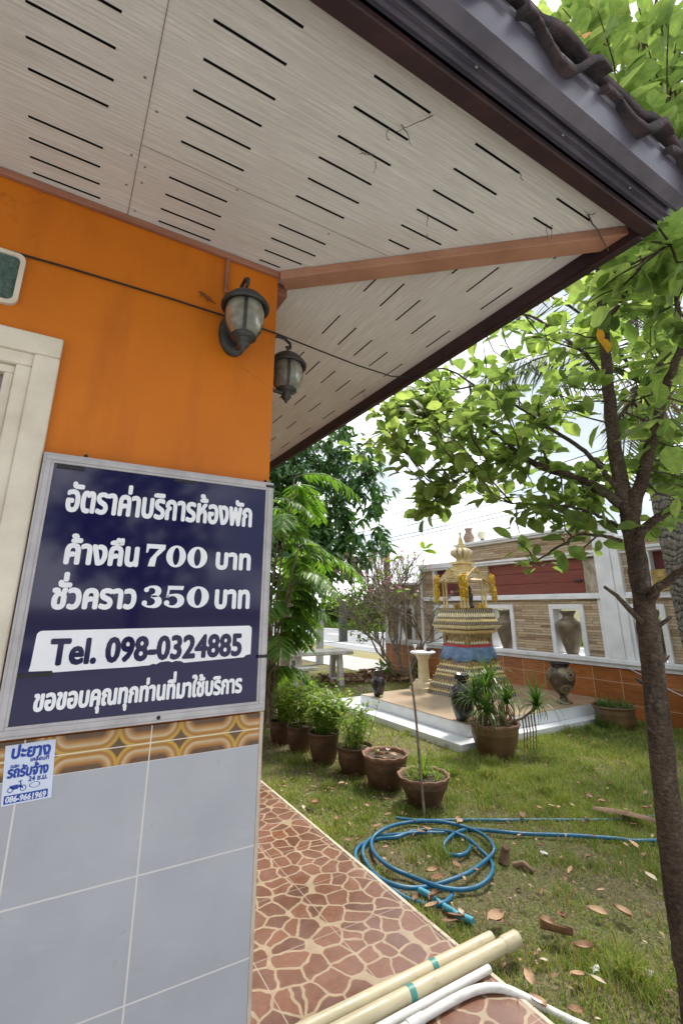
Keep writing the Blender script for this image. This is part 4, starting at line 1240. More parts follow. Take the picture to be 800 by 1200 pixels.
def frond(mb, p0, p1, p2, n, ll, lw, mi=0, ang=55, tip=0.35, stem=None, sr=0.006, droop=0.3):
    """pinnate frond along the quadratic curve p0 p1 p2"""
    p0, p1, p2 = (np.array(p, float) for p in (p0, p1, p2))
    t = np.linspace(0.12, 1, n)[:, None]
    C = p0 * (1 - t) ** 2 + 2 * p1 * t * (1 - t) + p2 * t * t
    T = 2 * (p1 - p0) * (1 - t) + 2 * (p2 - p1) * t
    T /= np.linalg.norm(T, axis=1, keepdims=True)
    side = np.cross(T, [0, 0, 1.0]); side /= np.linalg.norm(side, axis=1, keepdims=True) + 1e-9
    up = np.cross(side, T)
    prof = np.sin(np.clip(t[:, 0] * 0.85 + 0.12, 0, 1) * PI) ** 0.6
    a = math.radians(ang)
    for s in (1, -1):
        D = T * math.cos(a) + side * s * math.sin(a) - np.array([0, 0, droop]) + rng.normal(size=C.shape) * 0.08
        add_leaves(mb, C, D, up + rng.normal(size=C.shape) * 0.2, ll * (0.3 + 0.7 * prof) * rng.uniform(.85, 1.1, n), np.full(n, lw), mi, shape='lance', fold=0.1, droop=0.15)
    if stem is not None:
        tt = np.linspace(0, 1, 10)[:, None]
        S = p0 * (1 - tt) ** 2 + 2 * p1 * tt * (1 - tt) + p2 * tt * tt
        stem.tube([tuple(q) for q in S], [sr * (1 - 0.75 * k / 9) for k in range(10)], 5)

def strap_tuft(mb, c, n, L, w, up=0.9, mi=0, spread=1.0, segs=4):
    """arching strap leaves from c"""
    for k in range(n):
        a = random.uniform(0, 2 * PI); e = random.uniform(0.15, 1.25) * spread
        h = Vector((math.cos(a), math.sin(a), 0)); l = L * random.uniform(0.6, 1.1)
        side = Vector((-h.y, h.x, 0))
        pts = []
        th = max(0.1, PI / 2 - e * 0.8)
        p = Vector(c); 
        for s in range(segs + 1):
            wv = w * (1 - (s / segs) ** 1.6) * (0.7 + 0.3 * min(1, s))
            pts.append((p + side * wv * 0.5, p - side * wv * 0.5))
            p = p + (h * math.cos(th) + Vector((0, 0, math.sin(th)))) * (l / segs)
            th -= e * 0.42
        vs = [q for ab in pts for q in ab]
        mb.add(vs, [(2 * i, 2 * i + 1, 2 * i + 3, 2 * i + 2) for i in range(segs)], mi)

# ---------------------------------------------------------------- tiled platform with a step
pf = thing('shrine_platform', 'low two-step white tiled platform with a beige top under the shrine', 'platform', (5.6, 5.4, LZ))
mb = MB(); mb.box(3.98, 7.075, 4.20, 7.15, LZ - 0.05, 0.030)
part('step', mb, M['step_white'], pf, bev=0.006)
mb = MB(); mb.box(4.25, 7.076, 4.36, 6.60, 0.031, 0.160)
part('riser', mb, M['step_white'], pf, bev=0.004)
mb = MB(); mb.box(4.255, 7.077, 4.365, 6.595, 0.1605, 0.170)
part('top', mb, M['platform'], pf, bev=0.003)
PT = 0.170

# ---------------------------------------------------------------- golden spirit house
SC = (5.71, 5.73, 0)
sh = thing('spirit_house', 'ornate golden spirit house shrine with four posts and a tiered spire', 'shrine', (SC[0], SC[1], PT))
def tier(parent, name, prof, m, label=None):
    mb = MB(); mb.sq(prof, SC); return part(name, mb, m, parent, label)
def mold(h0, z0, h1, z1, bulge=0.012, n=6):
    out = []
    for i in range(n + 1):
        t = i / n
        out.append((h0 + (h1 - h0) * t + bulge * math.sin(PI * t), z0 + (z1 - z0) * t))
    return out
for h0, h1, z0, z1 in ((0.47, 0.47, PT + 0.0005, 0.215), (0.442, 0.442, 0.2855, 0.313), (0.398, 0.398, 0.4055, 0.430), (0.350, 0.350, 0.5455, 0.570), (0.368, 0.368, 1.2055, 1.230), (0.322, 0.322, 1.2855, 1.300), (0.300, 0.300, 1.3855, 1.412)):
    tier(sh, 'mosaic_stripe', [(h0, z0), (h1, z1)], M['mosaic'])
mb = MB()
mb.sq(mold(0.450, 0.2155, 0.425, 0.285), SC); mb.sq(mold(0.415, 0.3135, 0.385, 0.405), SC); mb.sq(mold(0.372, 0.4305, 0.338, 0.545), SC); mb.sq(mold(0.325, 0.5705, 0.285, 0.70), SC)
part('stepped_base', mb, M['gold_dark'], sh)
def petals(name, z0, z1, h0, h1, n, m, out=0.014):
    mb = MB()
    for ax, sg_ in ((0, 1), (0, -1), (1, 1), (1, -1)):
        for i in range(n):
            for (u0, u1) in (((i + 0.06) / n * 2 - 1, (i + 0.94) / n * 2 - 1),):
                def P(u, h, z, o=0.0):
                    a_ = (u * h, sg_ * (h + o)); return (SC[0] + a_[ax], SC[1] + a_[1 - ax], z)
                um = (u0 + u1) / 2; zm = (z0 + z1) / 2; hm = (h0 + h1) / 2
                mb.add([P(u0, h0, z0, .001), P(u1, h0, z0, .001), P(u1, hm, zm, .004), P(um, h1, z1, .002), P(u0, hm, zm, .004), P(um, hm, zm * .6 + z0 * .4, out)], [(0, 1, 5), (1, 2, 5), (2, 3, 5), (3, 4, 5), (4, 0, 5)])
    part(name, mb, m, sh)
petals('petal_row', 0.220, 0.282, 0.455, 0.428, 17, M['gold_plain']); petals('petal_row', 0.318, 0.402, 0.420, 0.388, 12, M['gold_pale']); petals('petal_row', 0.436, 0.485, 0.378, 0.362, 15, M['gold_plain']); petals('petal_row', 0.490, 0.542, 0.362, 0.342, 15, M['gold_pale'])
petals('petal_row', 0.576, 0.66, 0.330, 0.298, 10, M['gold_plain'])
petals('petal_row', 1.185, 1.120, 0.384, 0.342, 18, M['gold_pale'], 0.016); petals('petal_row', 1.110, 1.050, 0.335, 0.288, 16, M['gold_plain']); petals('petal_row', 1.236, 1.282, 0.347, 0.324, 18, M['gold_plain']); petals('petal_row', 1.305, 1.380, 0.318, 0.296, 12, M['gold_pale'])
petals('petal_row', 0.905, 0.955, 0.25, 0.25, 9, M['gold_pale'], 0.01)
mb = MB(); mb.sq([(0.285, 0.7005), (0.262, 0.88), (0.245, 0.90), (0.245, 1.02)], SC)
for sx in (-1, 1):
    for sy in (-1, 1): mb.box(SC[0] + sx * 0.235 - 0.03, SC[0] + sx * 0.235 + 0.03, SC[1] + sy * 0.235 - 0.03, SC[1] + sy * 0.235 + 0.03, 0.885, 1.05)
part('body', mb, M['gold_dark'], sh)
mb = MB(); mb.sq(mold(0.265, 1.021, 0.365, 1.17, -0.03) + [(0.375, 1.185), (0.375, 1.2045)], SC)
mb.sq(mold(0.345, 1.2305, 0.322, 1.285, 0.004), SC); mb.sq(mold(0.316, 1.3005, 0.292, 1.385, 0.0), SC); mb.sq([(0.295, 1.4125), (0.295, 1.44)], SC)
part('upper_tray', mb, M['gold_dark'], sh)
mb = MB()
for sx in (-1, 1):
    for sy in (-1, 1):
        for dx, dy in ((0, 0), (-0.07 * sx, 0), (0, -0.07 * sy)):
            cx, cy = SC[0] + sx * 0.232 + dx, SC[1] + sy * 0.232 + dy
            mb.lathe([(0.022, 1.4405), (0.022, 1.47), (0.0145, 1.48), (0.0145, 1.80), (0.022, 1.815), (0.022, 1.84)], (cx, cy, 0), 8)
        po = part('post', mb, M['gold_plain'], sh); mb = MB()
mb = MB(); mb.sq([(0.272, 1.8405), (0.272, 1.875), (0.235, 1.885), (0.20, 1.97), (0.155, 2.02), (0.14, 2.025)], SC)
for ax in (0, 1):
    for s in (-1, 1):       # arched gable on every side
        o = 0.285 * s
        pts = [(-0.27, 1.83), (-0.235, 1.90), (-0.16, 1.955), (-0.075, 2.02), (0, 2.075), (0.075, 2.02), (0.16, 1.955), (0.235, 1.90), (0.27, 1.83), (0.215, 1.845), (0.13, 1.885), (0, 1.905), (-0.13, 1.885), (-0.215, 1.845)]
        vs = [((SC[0] + o + d_ * s, SC[1] + u, z) if ax else (SC[0] + u, SC[1] + o + d_ * s, z)) for d_ in (-0.02, 0.012) for u, z in pts]
        nn = len(pts)
        mb.add(vs, [tuple(range(nn)), tuple(range(2 * nn - 1, nn - 1, -1))] + [(i, (i + 1) % nn, nn + (i + 1) % nn, nn + i) for i in range(nn)])
part('gabled_roof', mb, M['gold'], sh)
mb = MB(); mb.sq([(0.135, 2.0255), (0.135, 2.05), (0.11, 2.055), (0.11, 2.13), (0.145, 2.135), (0.145, 2.165), (0.075, 2.17), (0.06, 2.24)], SC)
part('roof_neck', mb, M['gold_plain'], sh)
mb = MB()
for k in range(10):
    a = 2 * PI * k / 10
    pts = [(0.05, 2.17), (0.075, 2.235), (0.125, 2.275), (0.155, 2.30), (0.150, 2.335), (0.115, 2.36), (0.07, 2.38)]
    mb.tube([(SC[0] + r * math.cos(a), SC[1] + r * math.sin(a), z) for r, z in pts], [0.022, 0.026, 0.030, 0.034, 0.034, 0.026, 0.015], 6)
mb.lathe([(0.05, 2.24), (0.10, 2.37), (0.07, 2.40)], SC, 16)
part('lotus_crown', mb, M['cream_stone'], sh)
mb = MB()
prof = []
z = 2.39; r = 0.078
for k in range(6):
    prof += [(r, z), (r * 1.03, z + 0.014), (r * 0.8, z + 0.022), (r * 0.8, z + 0.030)]
    z += 0.031; r *= 0.83
prof += [(0.022, z), (0.016, z + 0.05), (0.028, z + 0.062), (0.022, z + 0.08), (0.008, z + 0.10), (0, z + 0.105)]
mb.lathe(prof, SC, 14)
part('spire', mb, [M['gold_plain']], sh)

# blue cloth tied round the body
mb = MB()
def ring_h(z, h, wav, n=64):
    out = []
    for k in range(n):
        a = 2 * PI * (k + 0.5) / n
        cx, cy = math.cos(a), math.sin(a)
        m = max(abs(cx), abs(cy)) ** 0.85
        rr = h / m * (1 + wav * math.sin(17 * a) + wav * math.sin(29 * a + 1))
        out.append((SC[0] + rr * cx, SC[1] + rr * cy, z + (0.02 * math.sin(5 * a) + 0.015 * math.sin(11 * a)) * (1 if z < 0.85 else 0)))
    return out
L = [ring_h(z, h, w) for z, h, w in ((0.668, 0.325, 0.006), (0.70, 0.338, 0.012), (0.75, 0.326, 0.010), (0.80, 0.313, 0.008), (0.845, 0.300, 0.006), (0.872, 0.292, 0.004))]
vs = [p for r_ in L for p in r_]
mb.add(vs, [(i * 64 + k, i * 64 + (k + 1) % 64, (i + 1) * 64 + (k + 1) % 64, (i + 1) * 64 + k) for i in range(len(L) - 1) for k in range(64)], 0, True)
cl = single('cloth_wrap', mb, M['cloth_blue'], 'blue satin cloth tied round the body of the golden shrine', 'cloth', (SC[0], SC[1], 0.7))
mb = MB()
L = [ring_h(z, h, w) for z, h, w in ((0.866, 0.296, 0.006), (0.885, 0.298, 0.008), (0.905, 0.285, 0.008))]
mb.add([p for r_ in L for p in r_], [(i * 64 + k, i * 64 + (k + 1) % 64, (i + 1) * 64 + (k + 1) % 64, (i + 1) * 64 + k) for i in range(2) for k in range(64)], 0, True)
o = link('cloth_edge', mb.mesh('cloth_edge', M['cloth_red'], ORG[cl.name]), cl, 'red cloth edge')

def garland(pts, r, lab, n):
    mb = MB()
    P, D, N = [], [], []
    for k in range(n):
        t = random.random() * (len(pts) - 1); i = min(int(t), len(pts) - 2); f = t - i
        c = Vector(pts[i]).lerp(Vector(pts[i + 1]), f)
        v = Vector(runit(1)[0]); 
        P.append(c + v * r * 0.6); D.append(v); N.append(Vector(runit(1)[0]))
    add_leaves(mb, P, D, N, np.full(n, r * 0.7), np.full(n, r * 0.7), shape='lance', fold=0.3)
    mb.tube(pts, r * 0.7, 7)
    single('garland', mb, M['marigold'], lab, 'garland', tuple(pts[0]), 'marigold garlands hung on the shrine posts')
garland([(5.40, 6.02, 1.93), (5.395, 6.03, 1.80), (5.39, 6.03, 1.68), (5.39, 6.03, 1.56)], 0.045, 'yellow marigold garland hung on the left post of the golden shrine', 260)
garland([(5.42, 5.44, 1.93), (5.405, 5.425, 1.82), (5.40, 5.42, 1.70), (5.395, 5.415, 1.60)], 0.058, 'thick yellow marigold garland hung on the middle front post of the golden shrine', 320)
garland([(6.00, 5.40, 1.93), (6.01, 5.395, 1.78), (6.02, 5.39, 1.66), (6.02, 5.39, 1.55)], 0.043, 'yellow marigold garland hung on the right post of the golden shrine', 260)
mb = MB(); mb.lathe([(0, 0), (0.06, 0), (0.065, 0.02), (0.03, 0.06), (0.045, 0.13), (0.05, 0.19), (0.03, 0.23), (0.02, 0.245), (0.032, 0.27), (0.03, 0.30), (0.012, 0.33), (0, 0.36)], (5.72, 5.62, 1.4405), 14)
single('statuette', mb, M['vase_dark'], 'small dark statuette standing inside the golden shrine', 'statuette', (5.72, 5.62, 1.4405))
for i, (dx, dy) in enumerate(((-0.27, -0.10), (0.12, -0.27))):
    mb = MB()
    P, D, N, Ls = cluster_leaves((SC[0] + dx * 0.9, SC[1] + dy * 0.9, 1.45), (0, 0, 1), 60, 0.06, 0.1)
    add_leaves(mb, P + np.array([0, 0, 0.015]), D, N, Ls, Ls * 0.6, shape='lance')
    single('flower_offering', mb, M['marigold'], ('yellow flower petals heaped on the left edge of the shrine floor', 'yellow flower petals heaped on the right edge of the shrine floor')[i], 'flowers', (SC[0] + dx, SC[1] + dy, 1.44))

# ---------------------------------------------------------------- offering pedestal and cups
PC = (5.30, 6.34, 0)
pd = thing('offering_pedestal', 'cream cast stone pedestal with fluted column beside the golden shrine', 'pedestal', (PC[0], PC[1], PT))
mb = MB(); mb.sq([(0.165, PT + 0.0005), (0.165, 0.225), (0.14, 0.232), (0.125, 0.285), (0.10, 0.31), (0.098, 0.335)], PC); part('foot', mb, M['cream_stone'], pd)
mb = MB()
mb.lathe([(0.092, 0.335), (0.085, 0.36), (0.080, 0.60), (0.088, 0.64), (0.105, 0.665), (0.125, 0.70), (0.125, 0.725)], PC, 48, wob=lambda r, z, a, i: (r * (1 + (0.05 if 0 < i < 4 else 0.0) * math.cos(12 * a)), z))
part('column', mb, M['cream_stone'], pd)
mb = MB(); mb.lathe([(0.0, 0.7255), (0.185, 0.7255), (0.205, 0.735), (0.205, 0.752), (0.19, 0.762), (0.0, 0.762)], PC, 32); part('top', mb, M['step_white'], pd)
for (dx, dy, prof, m, lab) in ((-0.10, 0.07, [(0, 0), (0.02, 0), (0.008, 0.01), (0.006, 0.04), (0.026, 0.07), (0.03, 0.10), (0.026, 0.10), (0.0, 0.07)], 'cup_white', 'small white stemmed cup on the left of the pedestal top'),
                               (0.06, -0.08, [(0, 0), (0.03, 0), (0.045, 0.025), (0.04, 0.05), (0.03, 0.055), (0.03, 0.045), (0, 0.04)], 'vase_dark', 'small black bowl on the front of the pedestal top'),
                               (0.09, 0.03, [(0, 0), (0.026, 0), (0.028, 0.05), (0.012, 0.08), (0.004, 0.12), (0, 0.125)], 'cup_white', 'small white pointed cup on the right of the pedestal top')):
    mb = MB(); mb.lathe(prof, (PC[0] + dx, PC[1] + dy, 0.7622), 14)
    single('offering_cup', mb, M[m], lab, 'cup', (PC[0] + dx, PC[1] + dy, 0.7622), 'offering cups on the pedestal')

# ---------------------------------------------------------------- vases on the platform
BV = [(0, 0), (0.085, 0), (0.095, 0.012), (0.115, 0.07), (0.150, 0.19), (0.163, 0.28), (0.155, 0.345), (0.115, 0.395), (0.068, 0.425), (0.060, 0.445), (0.068, 0.475), (0.088, 0.515), (0.098, 0.545), (0.090, 0.548), (0.055, 0.48), (0, 0.46)]
def black_vase(c, s, lab):
    t = thing('black_vase', lab, 'vase', c, 'black vases on the platform corners')
    mb = MB(); mb.lathe([(r * s, z * s) for r, z in BV], c, 32); part('body', mb, M['vase_dark'], t)
    mb = MB()
    for k in range(14):
        a = 2 * PI * k / 14
        mb.ball((c[0] + 0.080 * s * math.cos(a), c[1] + 0.080 * s * math.sin(a), c[2] + 0.505 * s), 0.017 * s, 7, 5)
    part('collar_beads', mb, M['black_iron'], t)
black_vase((4.36, 4.52, PT), 0.93, 'large black glazed vase on the front corner of the platform beside the big pot')
black_vase((4.38, 6.30, PT), 0.66, 'smaller black vase on the far left corner of the platform')
def mat_urn():
    m = NT('painted_urn_glaze')
    v = m.n('ShaderNodeTexVoronoi'); v.inputs['Scale'].default_value = 7
    m.lk(m.obj(), v.inputs['Vector'])
    c = m.ramp(v.outputs['Distance'], [(0.22, (0.030, 0.022, 0.016)), (0.30, (0.30, 0.22, 0.12)), (0.36, (0.05, 0.035, 0.02)), (0.55, (0.24, 0.18, 0.10)), (0.62, (0.06, 0.04, 0.025))])
    m.col(c).rough(0.3).spec(0.5)
    return m.mat
uc = (6.30, 4.56, PT)
un = thing('patterned_urn', 'brown patterned urn on a narrow foot at the right end of the platform', 'urn', uc)
mb = MB(); mb.lathe([(0, 0), (0.105, 0), (0.105, 0.015), (0.06, 0.04), (0.045, 0.085), (0.06, 0.115), (0.11, 0.16), (0.165, 0.25), (0.188, 0.34), (0.182, 0.40), (0.145, 0.45), (0.115, 0.47)], uc, 30)
part('body', mb, mat_urn(), un)
mb = MB(); mb.lathe([(0.115, 0.470), (0.11, 0.485), (0.125, 0.51), (0.14, 0.525), (0.132, 0.53), (0.09, 0.49), (0, 0.48)], uc, 30); part('rim', mb, M['vase_dark'], un)

# ---------------------------------------------------------------- flower pots and their plants
def pot(c, R, Hh, lab, m='terracotta', wavy=0.0, foot=0.62, fill=0.87, group='clay pots in a row along the path'):
    t = thing('clay_pot', lab, 'plant pot', c, group)
    mb = MB()
    fr = foot * R
    prof = [(0.0, 0.0), (fr, 0.0), (fr * 1.05, Hh * 0.04), (R * (foot + 0.20), Hh * 0.40), (R * 0.89, Hh * 0.66), (R * 0.905, Hh * 0.68), (R * 0.90, Hh * 0.71), (R * 0.925, Hh * 0.83), (R * 0.93, Hh * 0.88)]
    mb.lathe(prof, c, 40); part('body', mb, M[m], t)
    mb = MB()
    rp = [(R * 0.925, Hh * 0.87), (R * 0.96, Hh * 0.91), (R * 1.0, Hh * 0.965), (R * 0.99, Hh * 1.0), (R * 0.94, Hh * 1.0), (R * 0.88, Hh * 0.95), (R * 0.86, Hh * 0.80)]
    mb.lathe(rp, c, 72, wob=lambda r, z, a, i: (r * (1 + (wavy * 0.6 * math.cos(13 * a) if 1 <= i <= 4 else 0)), z + (wavy * R * 0.55 * math.cos(13 * a + 1) if 1 <= i <= 4 else 0)))
    part('rim', mb, M['pot_rim'] if wavy else M[m], t)
    mb = MB(); mb.lathe([(0.0, Hh * (fill + 0.02)), (R * 0.5, Hh * (fill + 0.015)), (R * 0.865, Hh * fill)], c, 24); part('soil', mb, M['soil'], t)
    return t

def leafy_plant(c, n, h, L, W, lab, m='leaf_potted', spread=0.16, group=None, lean=0.25, cat='plant', name='potted_plant'):
    t = thing(name, lab, cat, c, group)
    st, lv = MB(), MB()
    for k in range(n):
        a = random.uniform(0, 2 * PI); r0 = random.uniform(0, spread)
        b = Vector(c) + Vector((r0 * math.cos(a), r0 * math.sin(a), 0))
        hh = h * random.uniform(0.5, 1.08)
        tip = b + Vector((math.cos(a) * lean * hh * random.uniform(0.2, 1.2), math.sin(a) * lean * hh * random.uniform(0.2, 1.2), hh))
        mid = b.lerp(tip, 0.5) + Vector((random.uniform(-.02, .02), random.uniform(-.02, .02), 0))
        st.tube([b, mid, tip], [0.004, 0.003, 0.0015], 5)
        m_ = random.randint(9, 15)
        ts = np.linspace(0.18, 1.0, m_)
        P, D, N = [], [], []
        for i, tt in enumerate(ts):
            p = b * (1 - tt) ** 2 + mid * 2 * tt * (1 - tt) + tip * tt * tt
            aa = i * 2.4 + k
            P.append(p); D.append((math.cos(aa), math.sin(aa), random.uniform(0.15, 0.9))); N.append((random.uniform(-.4, .4), random.uniform(-.4, .4), 1))
        sc = (0.55 + 0.45 * np.sin(np.linspace(0.3, 2.6, m_))) * rng.uniform(0.8, 1.2, m_)
        add_leaves(lv, P, D, N, L * sc, W * sc, shape='lance', droop=0.3)
    part('stems', st, M['leaf_potted'], t); part('foliage', lv, M[m], t)
    return t

R1 = 'clay pots in a row along the path'
PR = [((2.50, 5.58, LZ), 0.155, 0.23, 'brown clay pot farthest along the path row, next to the tiled wall corner'),
      ((2.53, 5.16, LZ), 0.150, 0.26, 'second smallest brown clay pot, between the farthest pot and the ribbed third pot'),
      ((2.58, 4.70, LZ), 0.165, 0.28, 'upright ribbed brown clay pot in the middle of the row, under the bushiest plant'),
      ((2.68, 4.27, LZ), 0.180, 0.235, 'brown clay pot with a straggly plant, just behind the scalloped pot of dry leaves'),
      ((2.72, 3.83, LZ), 0.205, 0.265, 'brown clay pot with scalloped rim holding only soil and dry leaves'),
      ((2.76, 3.36, LZ), 0.210, 0.215, 'wide low brown pot with scalloped rim nearest the hose, holding grassy shoots')]
for i, (c, R, Hh, lab) in enumerate(PR):
    pot(c, R, Hh, lab, wavy=0.0 if i < 4 else 0.035, foot=0.66 if i != 5 else 0.55)
t1 = leafy_plant((2.50, 5.58, 0.15), 20, 0.34, 0.13, 0.032, 'young green herb growing in the farthest clay pot', spread=0.11, group='herbs in the clay pots')
leafy_plant((2.53, 5.16, 0.18), 24, 0.52, 0.15, 0.032, 'tall leafy green herb in the second clay pot from the wall corner', spread=0.12, lean=0.4, group='herbs in the clay pots')
t3 = leafy_plant((2.58, 4.70, 0.20), 30, 0.46, 0.14, 0.034, 'bushy yellow-green herb overflowing the ribbed clay pot', spread=0.14, lean=0.5, group='herbs in the clay pots')
t4 = leafy_plant((2.68, 4.27, 0.16), 18, 0.42, 0.09, 0.028, 'straggly thin-stemmed herb in the pot behind the scalloped pot of dry leaves', spread=0.13, lean=0.35, group='herbs in the clay pots')
for t_, nb, hb in ((t4, 46, 0.34), (t3, 40, 0.42), (t1, 30, 0.30)):
    c_ = ORG[t_.name]; mb = MB()
    for k in range(5): strap_tuft(mb, (c_[0] + random.uniform(-.08, .08), c_[1] + random.uniform(-.08, .08), c_[2]), nb // 5, hb, 0.010, spread=0.85)
    part('grass_blades', mb, M['leaf_potted'], t_)
mb = MB()
strap_tuft(mb, (2.76, 3.36, 0.13), 46, 0.24, 0.016, spread=1.0)
for k in range(9): 
    a = random.uniform(0, 6.28); strap_tuft(mb, (2.76 + 0.12 * math.cos(a), 3.36 + 0.12 * math.sin(a), 0.13), 14, 0.15, 0.007, spread=1.2)
single('potted_grass', mb, M['leaf_potted'], 'light green grassy plant in the wide low pot by the hose', 'plant', (2.76, 3.36, 0.13))
mb = MB()
strap_tuft(mb, (2.70, 3.93, 0.18), 16, 0.13, 0.006, spread=1.1)
single('weed', mb, M['leaf_potted'], 'thin weed sprouting in the scalloped pot of dry leaves', 'weed', (2.70, 3.93, 0.18))

bp = (4.27, 3.98, LZ)
pot(bp, 0.272, 0.32, 'large round olive brown pot with scalloped rim in front of the platform', m='terracotta2', wavy=0.03, foot=0.62, group='large glazed pots on the lawn')
dr = thing('spiky_dracaena', 'spiky green dracaena with arching strap leaves in the large round pot', 'plant', (bp[0], bp[1], 0.24))
st, lv, dead = MB(), MB(), MB()
heads = [(-0.10, -0.02, 0.62), (0.05, 0.06, 0.72), (-0.16, 0.10, 0.50), (0.14, -0.08, 0.48), (-0.02, 0.16, 0.60), (-0.20, -0.10, 0.42)]
for dx, dy, h in heads:
    b = Vector((bp[0] + dx * 0.6, bp[1] + dy * 0.6, 0.22)); e = Vector((bp[0] + dx, bp[1] + dy, LZ + h))
    st.tube([b, b.lerp(e, 0.5) + Vector((0.02, 0, 0)), e], 0.013, 6)
    strap_tuft(lv, e, 62, 0.38, 0.021, spread=1.15, segs=5)
arm = [Vector((bp[0] + 0.15, bp[1] - 0.06, 0.25)), Vector((bp[0] + 0.29, bp[1] - 0.14, 0.29)), Vector((bp[0] + 0.45, bp[1] - 0.22, 0.40))]
st.tube(arm, 0.014, 6); strap_tuft(lv, arm[-1], 80, 0.42, 0.021, spread=1.3, segs=5)
for k in range(5):
    st.tube([arm[1] + Vector((0.03 * k, -0.015 * k, 0.01 * k)), arm[1] + Vector((0.03 * k + 0.01, -0.015 * k, -0.12)), arm[1] + Vector((0.03 * k, -0.015 * k + 0.01, -0.30))], [0.009, 0.007, 0.004], 5)
part('stem', st, M['dead_wood'], dr); part('leaves', lv, M['leaf_strap'], dr)
for k in range(70):
    a = random.uniform(0, 6.28); r = random.uniform(0.03, 0.2)
    p = Vector((bp[0] + r * math.cos(a), bp[1] + r * math.sin(a), random.uniform(0.28, 0.48)))
    dead.tube([p, p + Vector((0.03 * math.cos(a), 0.03 * math.sin(a), -0.06)), p + Vector((0.04 * math.cos(a), 0.04 * math.sin(a), -0.2))], [0.005, 0.006, 0.002], 4)
part('dead_leaves', dead, M['dead_wood'], dr)
sp = (6.50, 3.98, LZ)
pot(sp, 0.262, 0.27, 'wide olive brown planter against the orange wall foot, full of fine grass', m='terracotta2', foot=0.72, group='large glazed pots on the lawn')
mb = MB()
for k in range(60):
    a, r = random.uniform(0, 6.28), 0.23 * math.sqrt(random.random())
    strap_tuft(mb, (sp[0] + r * math.cos(a), sp[1] + r * math.sin(a), 0.19), 7, 0.16, 0.005, spread=0.8, segs=3)
for k in range(25):
    a = random.uniform(2.6, 3.6); strap_tuft(mb, (sp[0] + 0.27 * math.cos(a), sp[1] + 0.27 * math.sin(a), LZ), 8, 0.22, 0.006, spread=0.7, segs=3)
single('potted_grass', mb, M['leaf_strap'], 'fine dark grass filling the planter against the orange wall foot', 'plant', (sp[0], sp[1], 0.19))

# ---------------------------------------------------------------- stone table and bench
def stone_seat(c, rz, lx, ly, h, th, lab, cat, name, spl=0.10):
    t = thing(name, lab, cat, c, None)
    O = ORG[t.name]
    mb = MB(); mb.box(c[0] - lx / 2, c[0] + lx / 2, c[1] - ly / 2, c[1] + ly / 2, c[2] + h - th, c[2] + h)
    part('top', mb, M['stone_table'], t, bev=0.015)
    for s in (-1, 1):
        x = c[0] + s * (lx / 2 - 0.24)
        mb = MB()
        w0, w1 = ly / 2 - 0.02, ly / 2 - 0.02 - spl
        def slab(y0b, y1b, y0t, y1t, z0, z1):
            vs = [(xx, yy, c[2] + z) for xx in (x - 0.05, x + 0.05) for yy, z in ((c[1] + y0b, z0), (c[1] + y1b, z0), (c[1] + y1t, z1), (c[1] + y0t, z1))]
            mb.add(vs, [(0, 1, 2, 3), (7, 6, 5, 4), (0, 4, 5, 1), (1, 5, 6, 2), (2, 6, 7, 3), (3, 7, 4, 0)])
        zt = h - th - 0.001
        slab(-w0, -w0 + 0.12, -w1, -w1 + 0.12, 0, zt); slab(w0 - 0.12, w0, w1 - 0.12, w1, 0, zt)
        slab(-w0 + 0.13, w0 - 0.13, -w0 + 0.135, w0 - 0.135, 0.03, 0.12)
        slab(-w1 + 0.118, w1 - 0.118, -w1 + 0.122, w1 - 0.122, zt - 0.10, zt)
        part('leg_frame', mb, M['stone_table'], t, bev=0.01)
    t.rotation_euler.z = rz
    return t
stone_seat((4.72, 8.95, LZ), -0.12, 1.35, 0.66, 0.66, 0.075, 'weathered white stone garden table under the dark tree', 'table', 'stone_table')
stone_seat((3.95, 8.72, LZ), -0.12, 1.2, 0.34, 0.40, 0.06, 'low weathered white stone bench half hidden by the feathery plant', 'bench', 'stone_bench', spl=0.03)

# ---------------------------------------------------------------- hose
def smooth_path(pts, k=6):
    P = [Vector(p) for p in pts]; out = []
    for i in range(len(P) - 1):
        p0, p1, p2, p3 = P[max(i - 1, 0)], P[i], P[i + 1], P[min(i + 2, len(P) - 1)]
        for j in range(k):
            t = j / k
            out.append(0.5 * ((2 * p1) + (p2 - p0) * t + (2 * p0 - 5 * p1 + 4 * p2 - p3) * t * t + (3 * p1 - p0 - 3 * p2 + p3) * t ** 3))
    out.append(P[-1]); return out
hp = [(800, 158), (700, 150), (620, 143), (560, 140), (510, 155), (475, 185), (465, 212), (485, 238), (520, 242), (555, 230), (569, 205), (556, 178), (520, 158), (470, 147), (400, 142), (345, 148), (280, 170), (210, 177), (160, 190), (128, 215), (121, 250), (145, 287), (190, 317), (260, 352), (330, 368), (400, 364), (470, 345), (560, 310),
      (615, 272), (652, 240), (661, 213), (642, 180), (600, 150), (540, 128), (470, 112), (400, 108), (330, 112), (270, 124), (222, 145), (188, 175), (186, 215), (215, 255), (262, 290), (320, 316), (370, 336), (425, 357), (480, 371), (545, 375), (602, 361), (642, 328), (657, 290), (646, 258), (610, 222), (565, 180), (510, 156), (440, 153), (360, 153), (285, 160), (220, 166), (175, 180), (152, 212), (152, 245), (170, 280), (206, 322), (250, 362), (300, 398), (360, 424), (420, 434), (470, 424), (494, 402), (497, 382)]
pts = []
for k, (x, y) in enumerate(hp):
    z = LZ + 0.022 + 0.010 * math.sin(k * 1.7) + (0.012 if 20 < k < 50 else 0.0)
    pts.append(gp(380 + x / 3.3333, 930 + y / 3.3333, z))
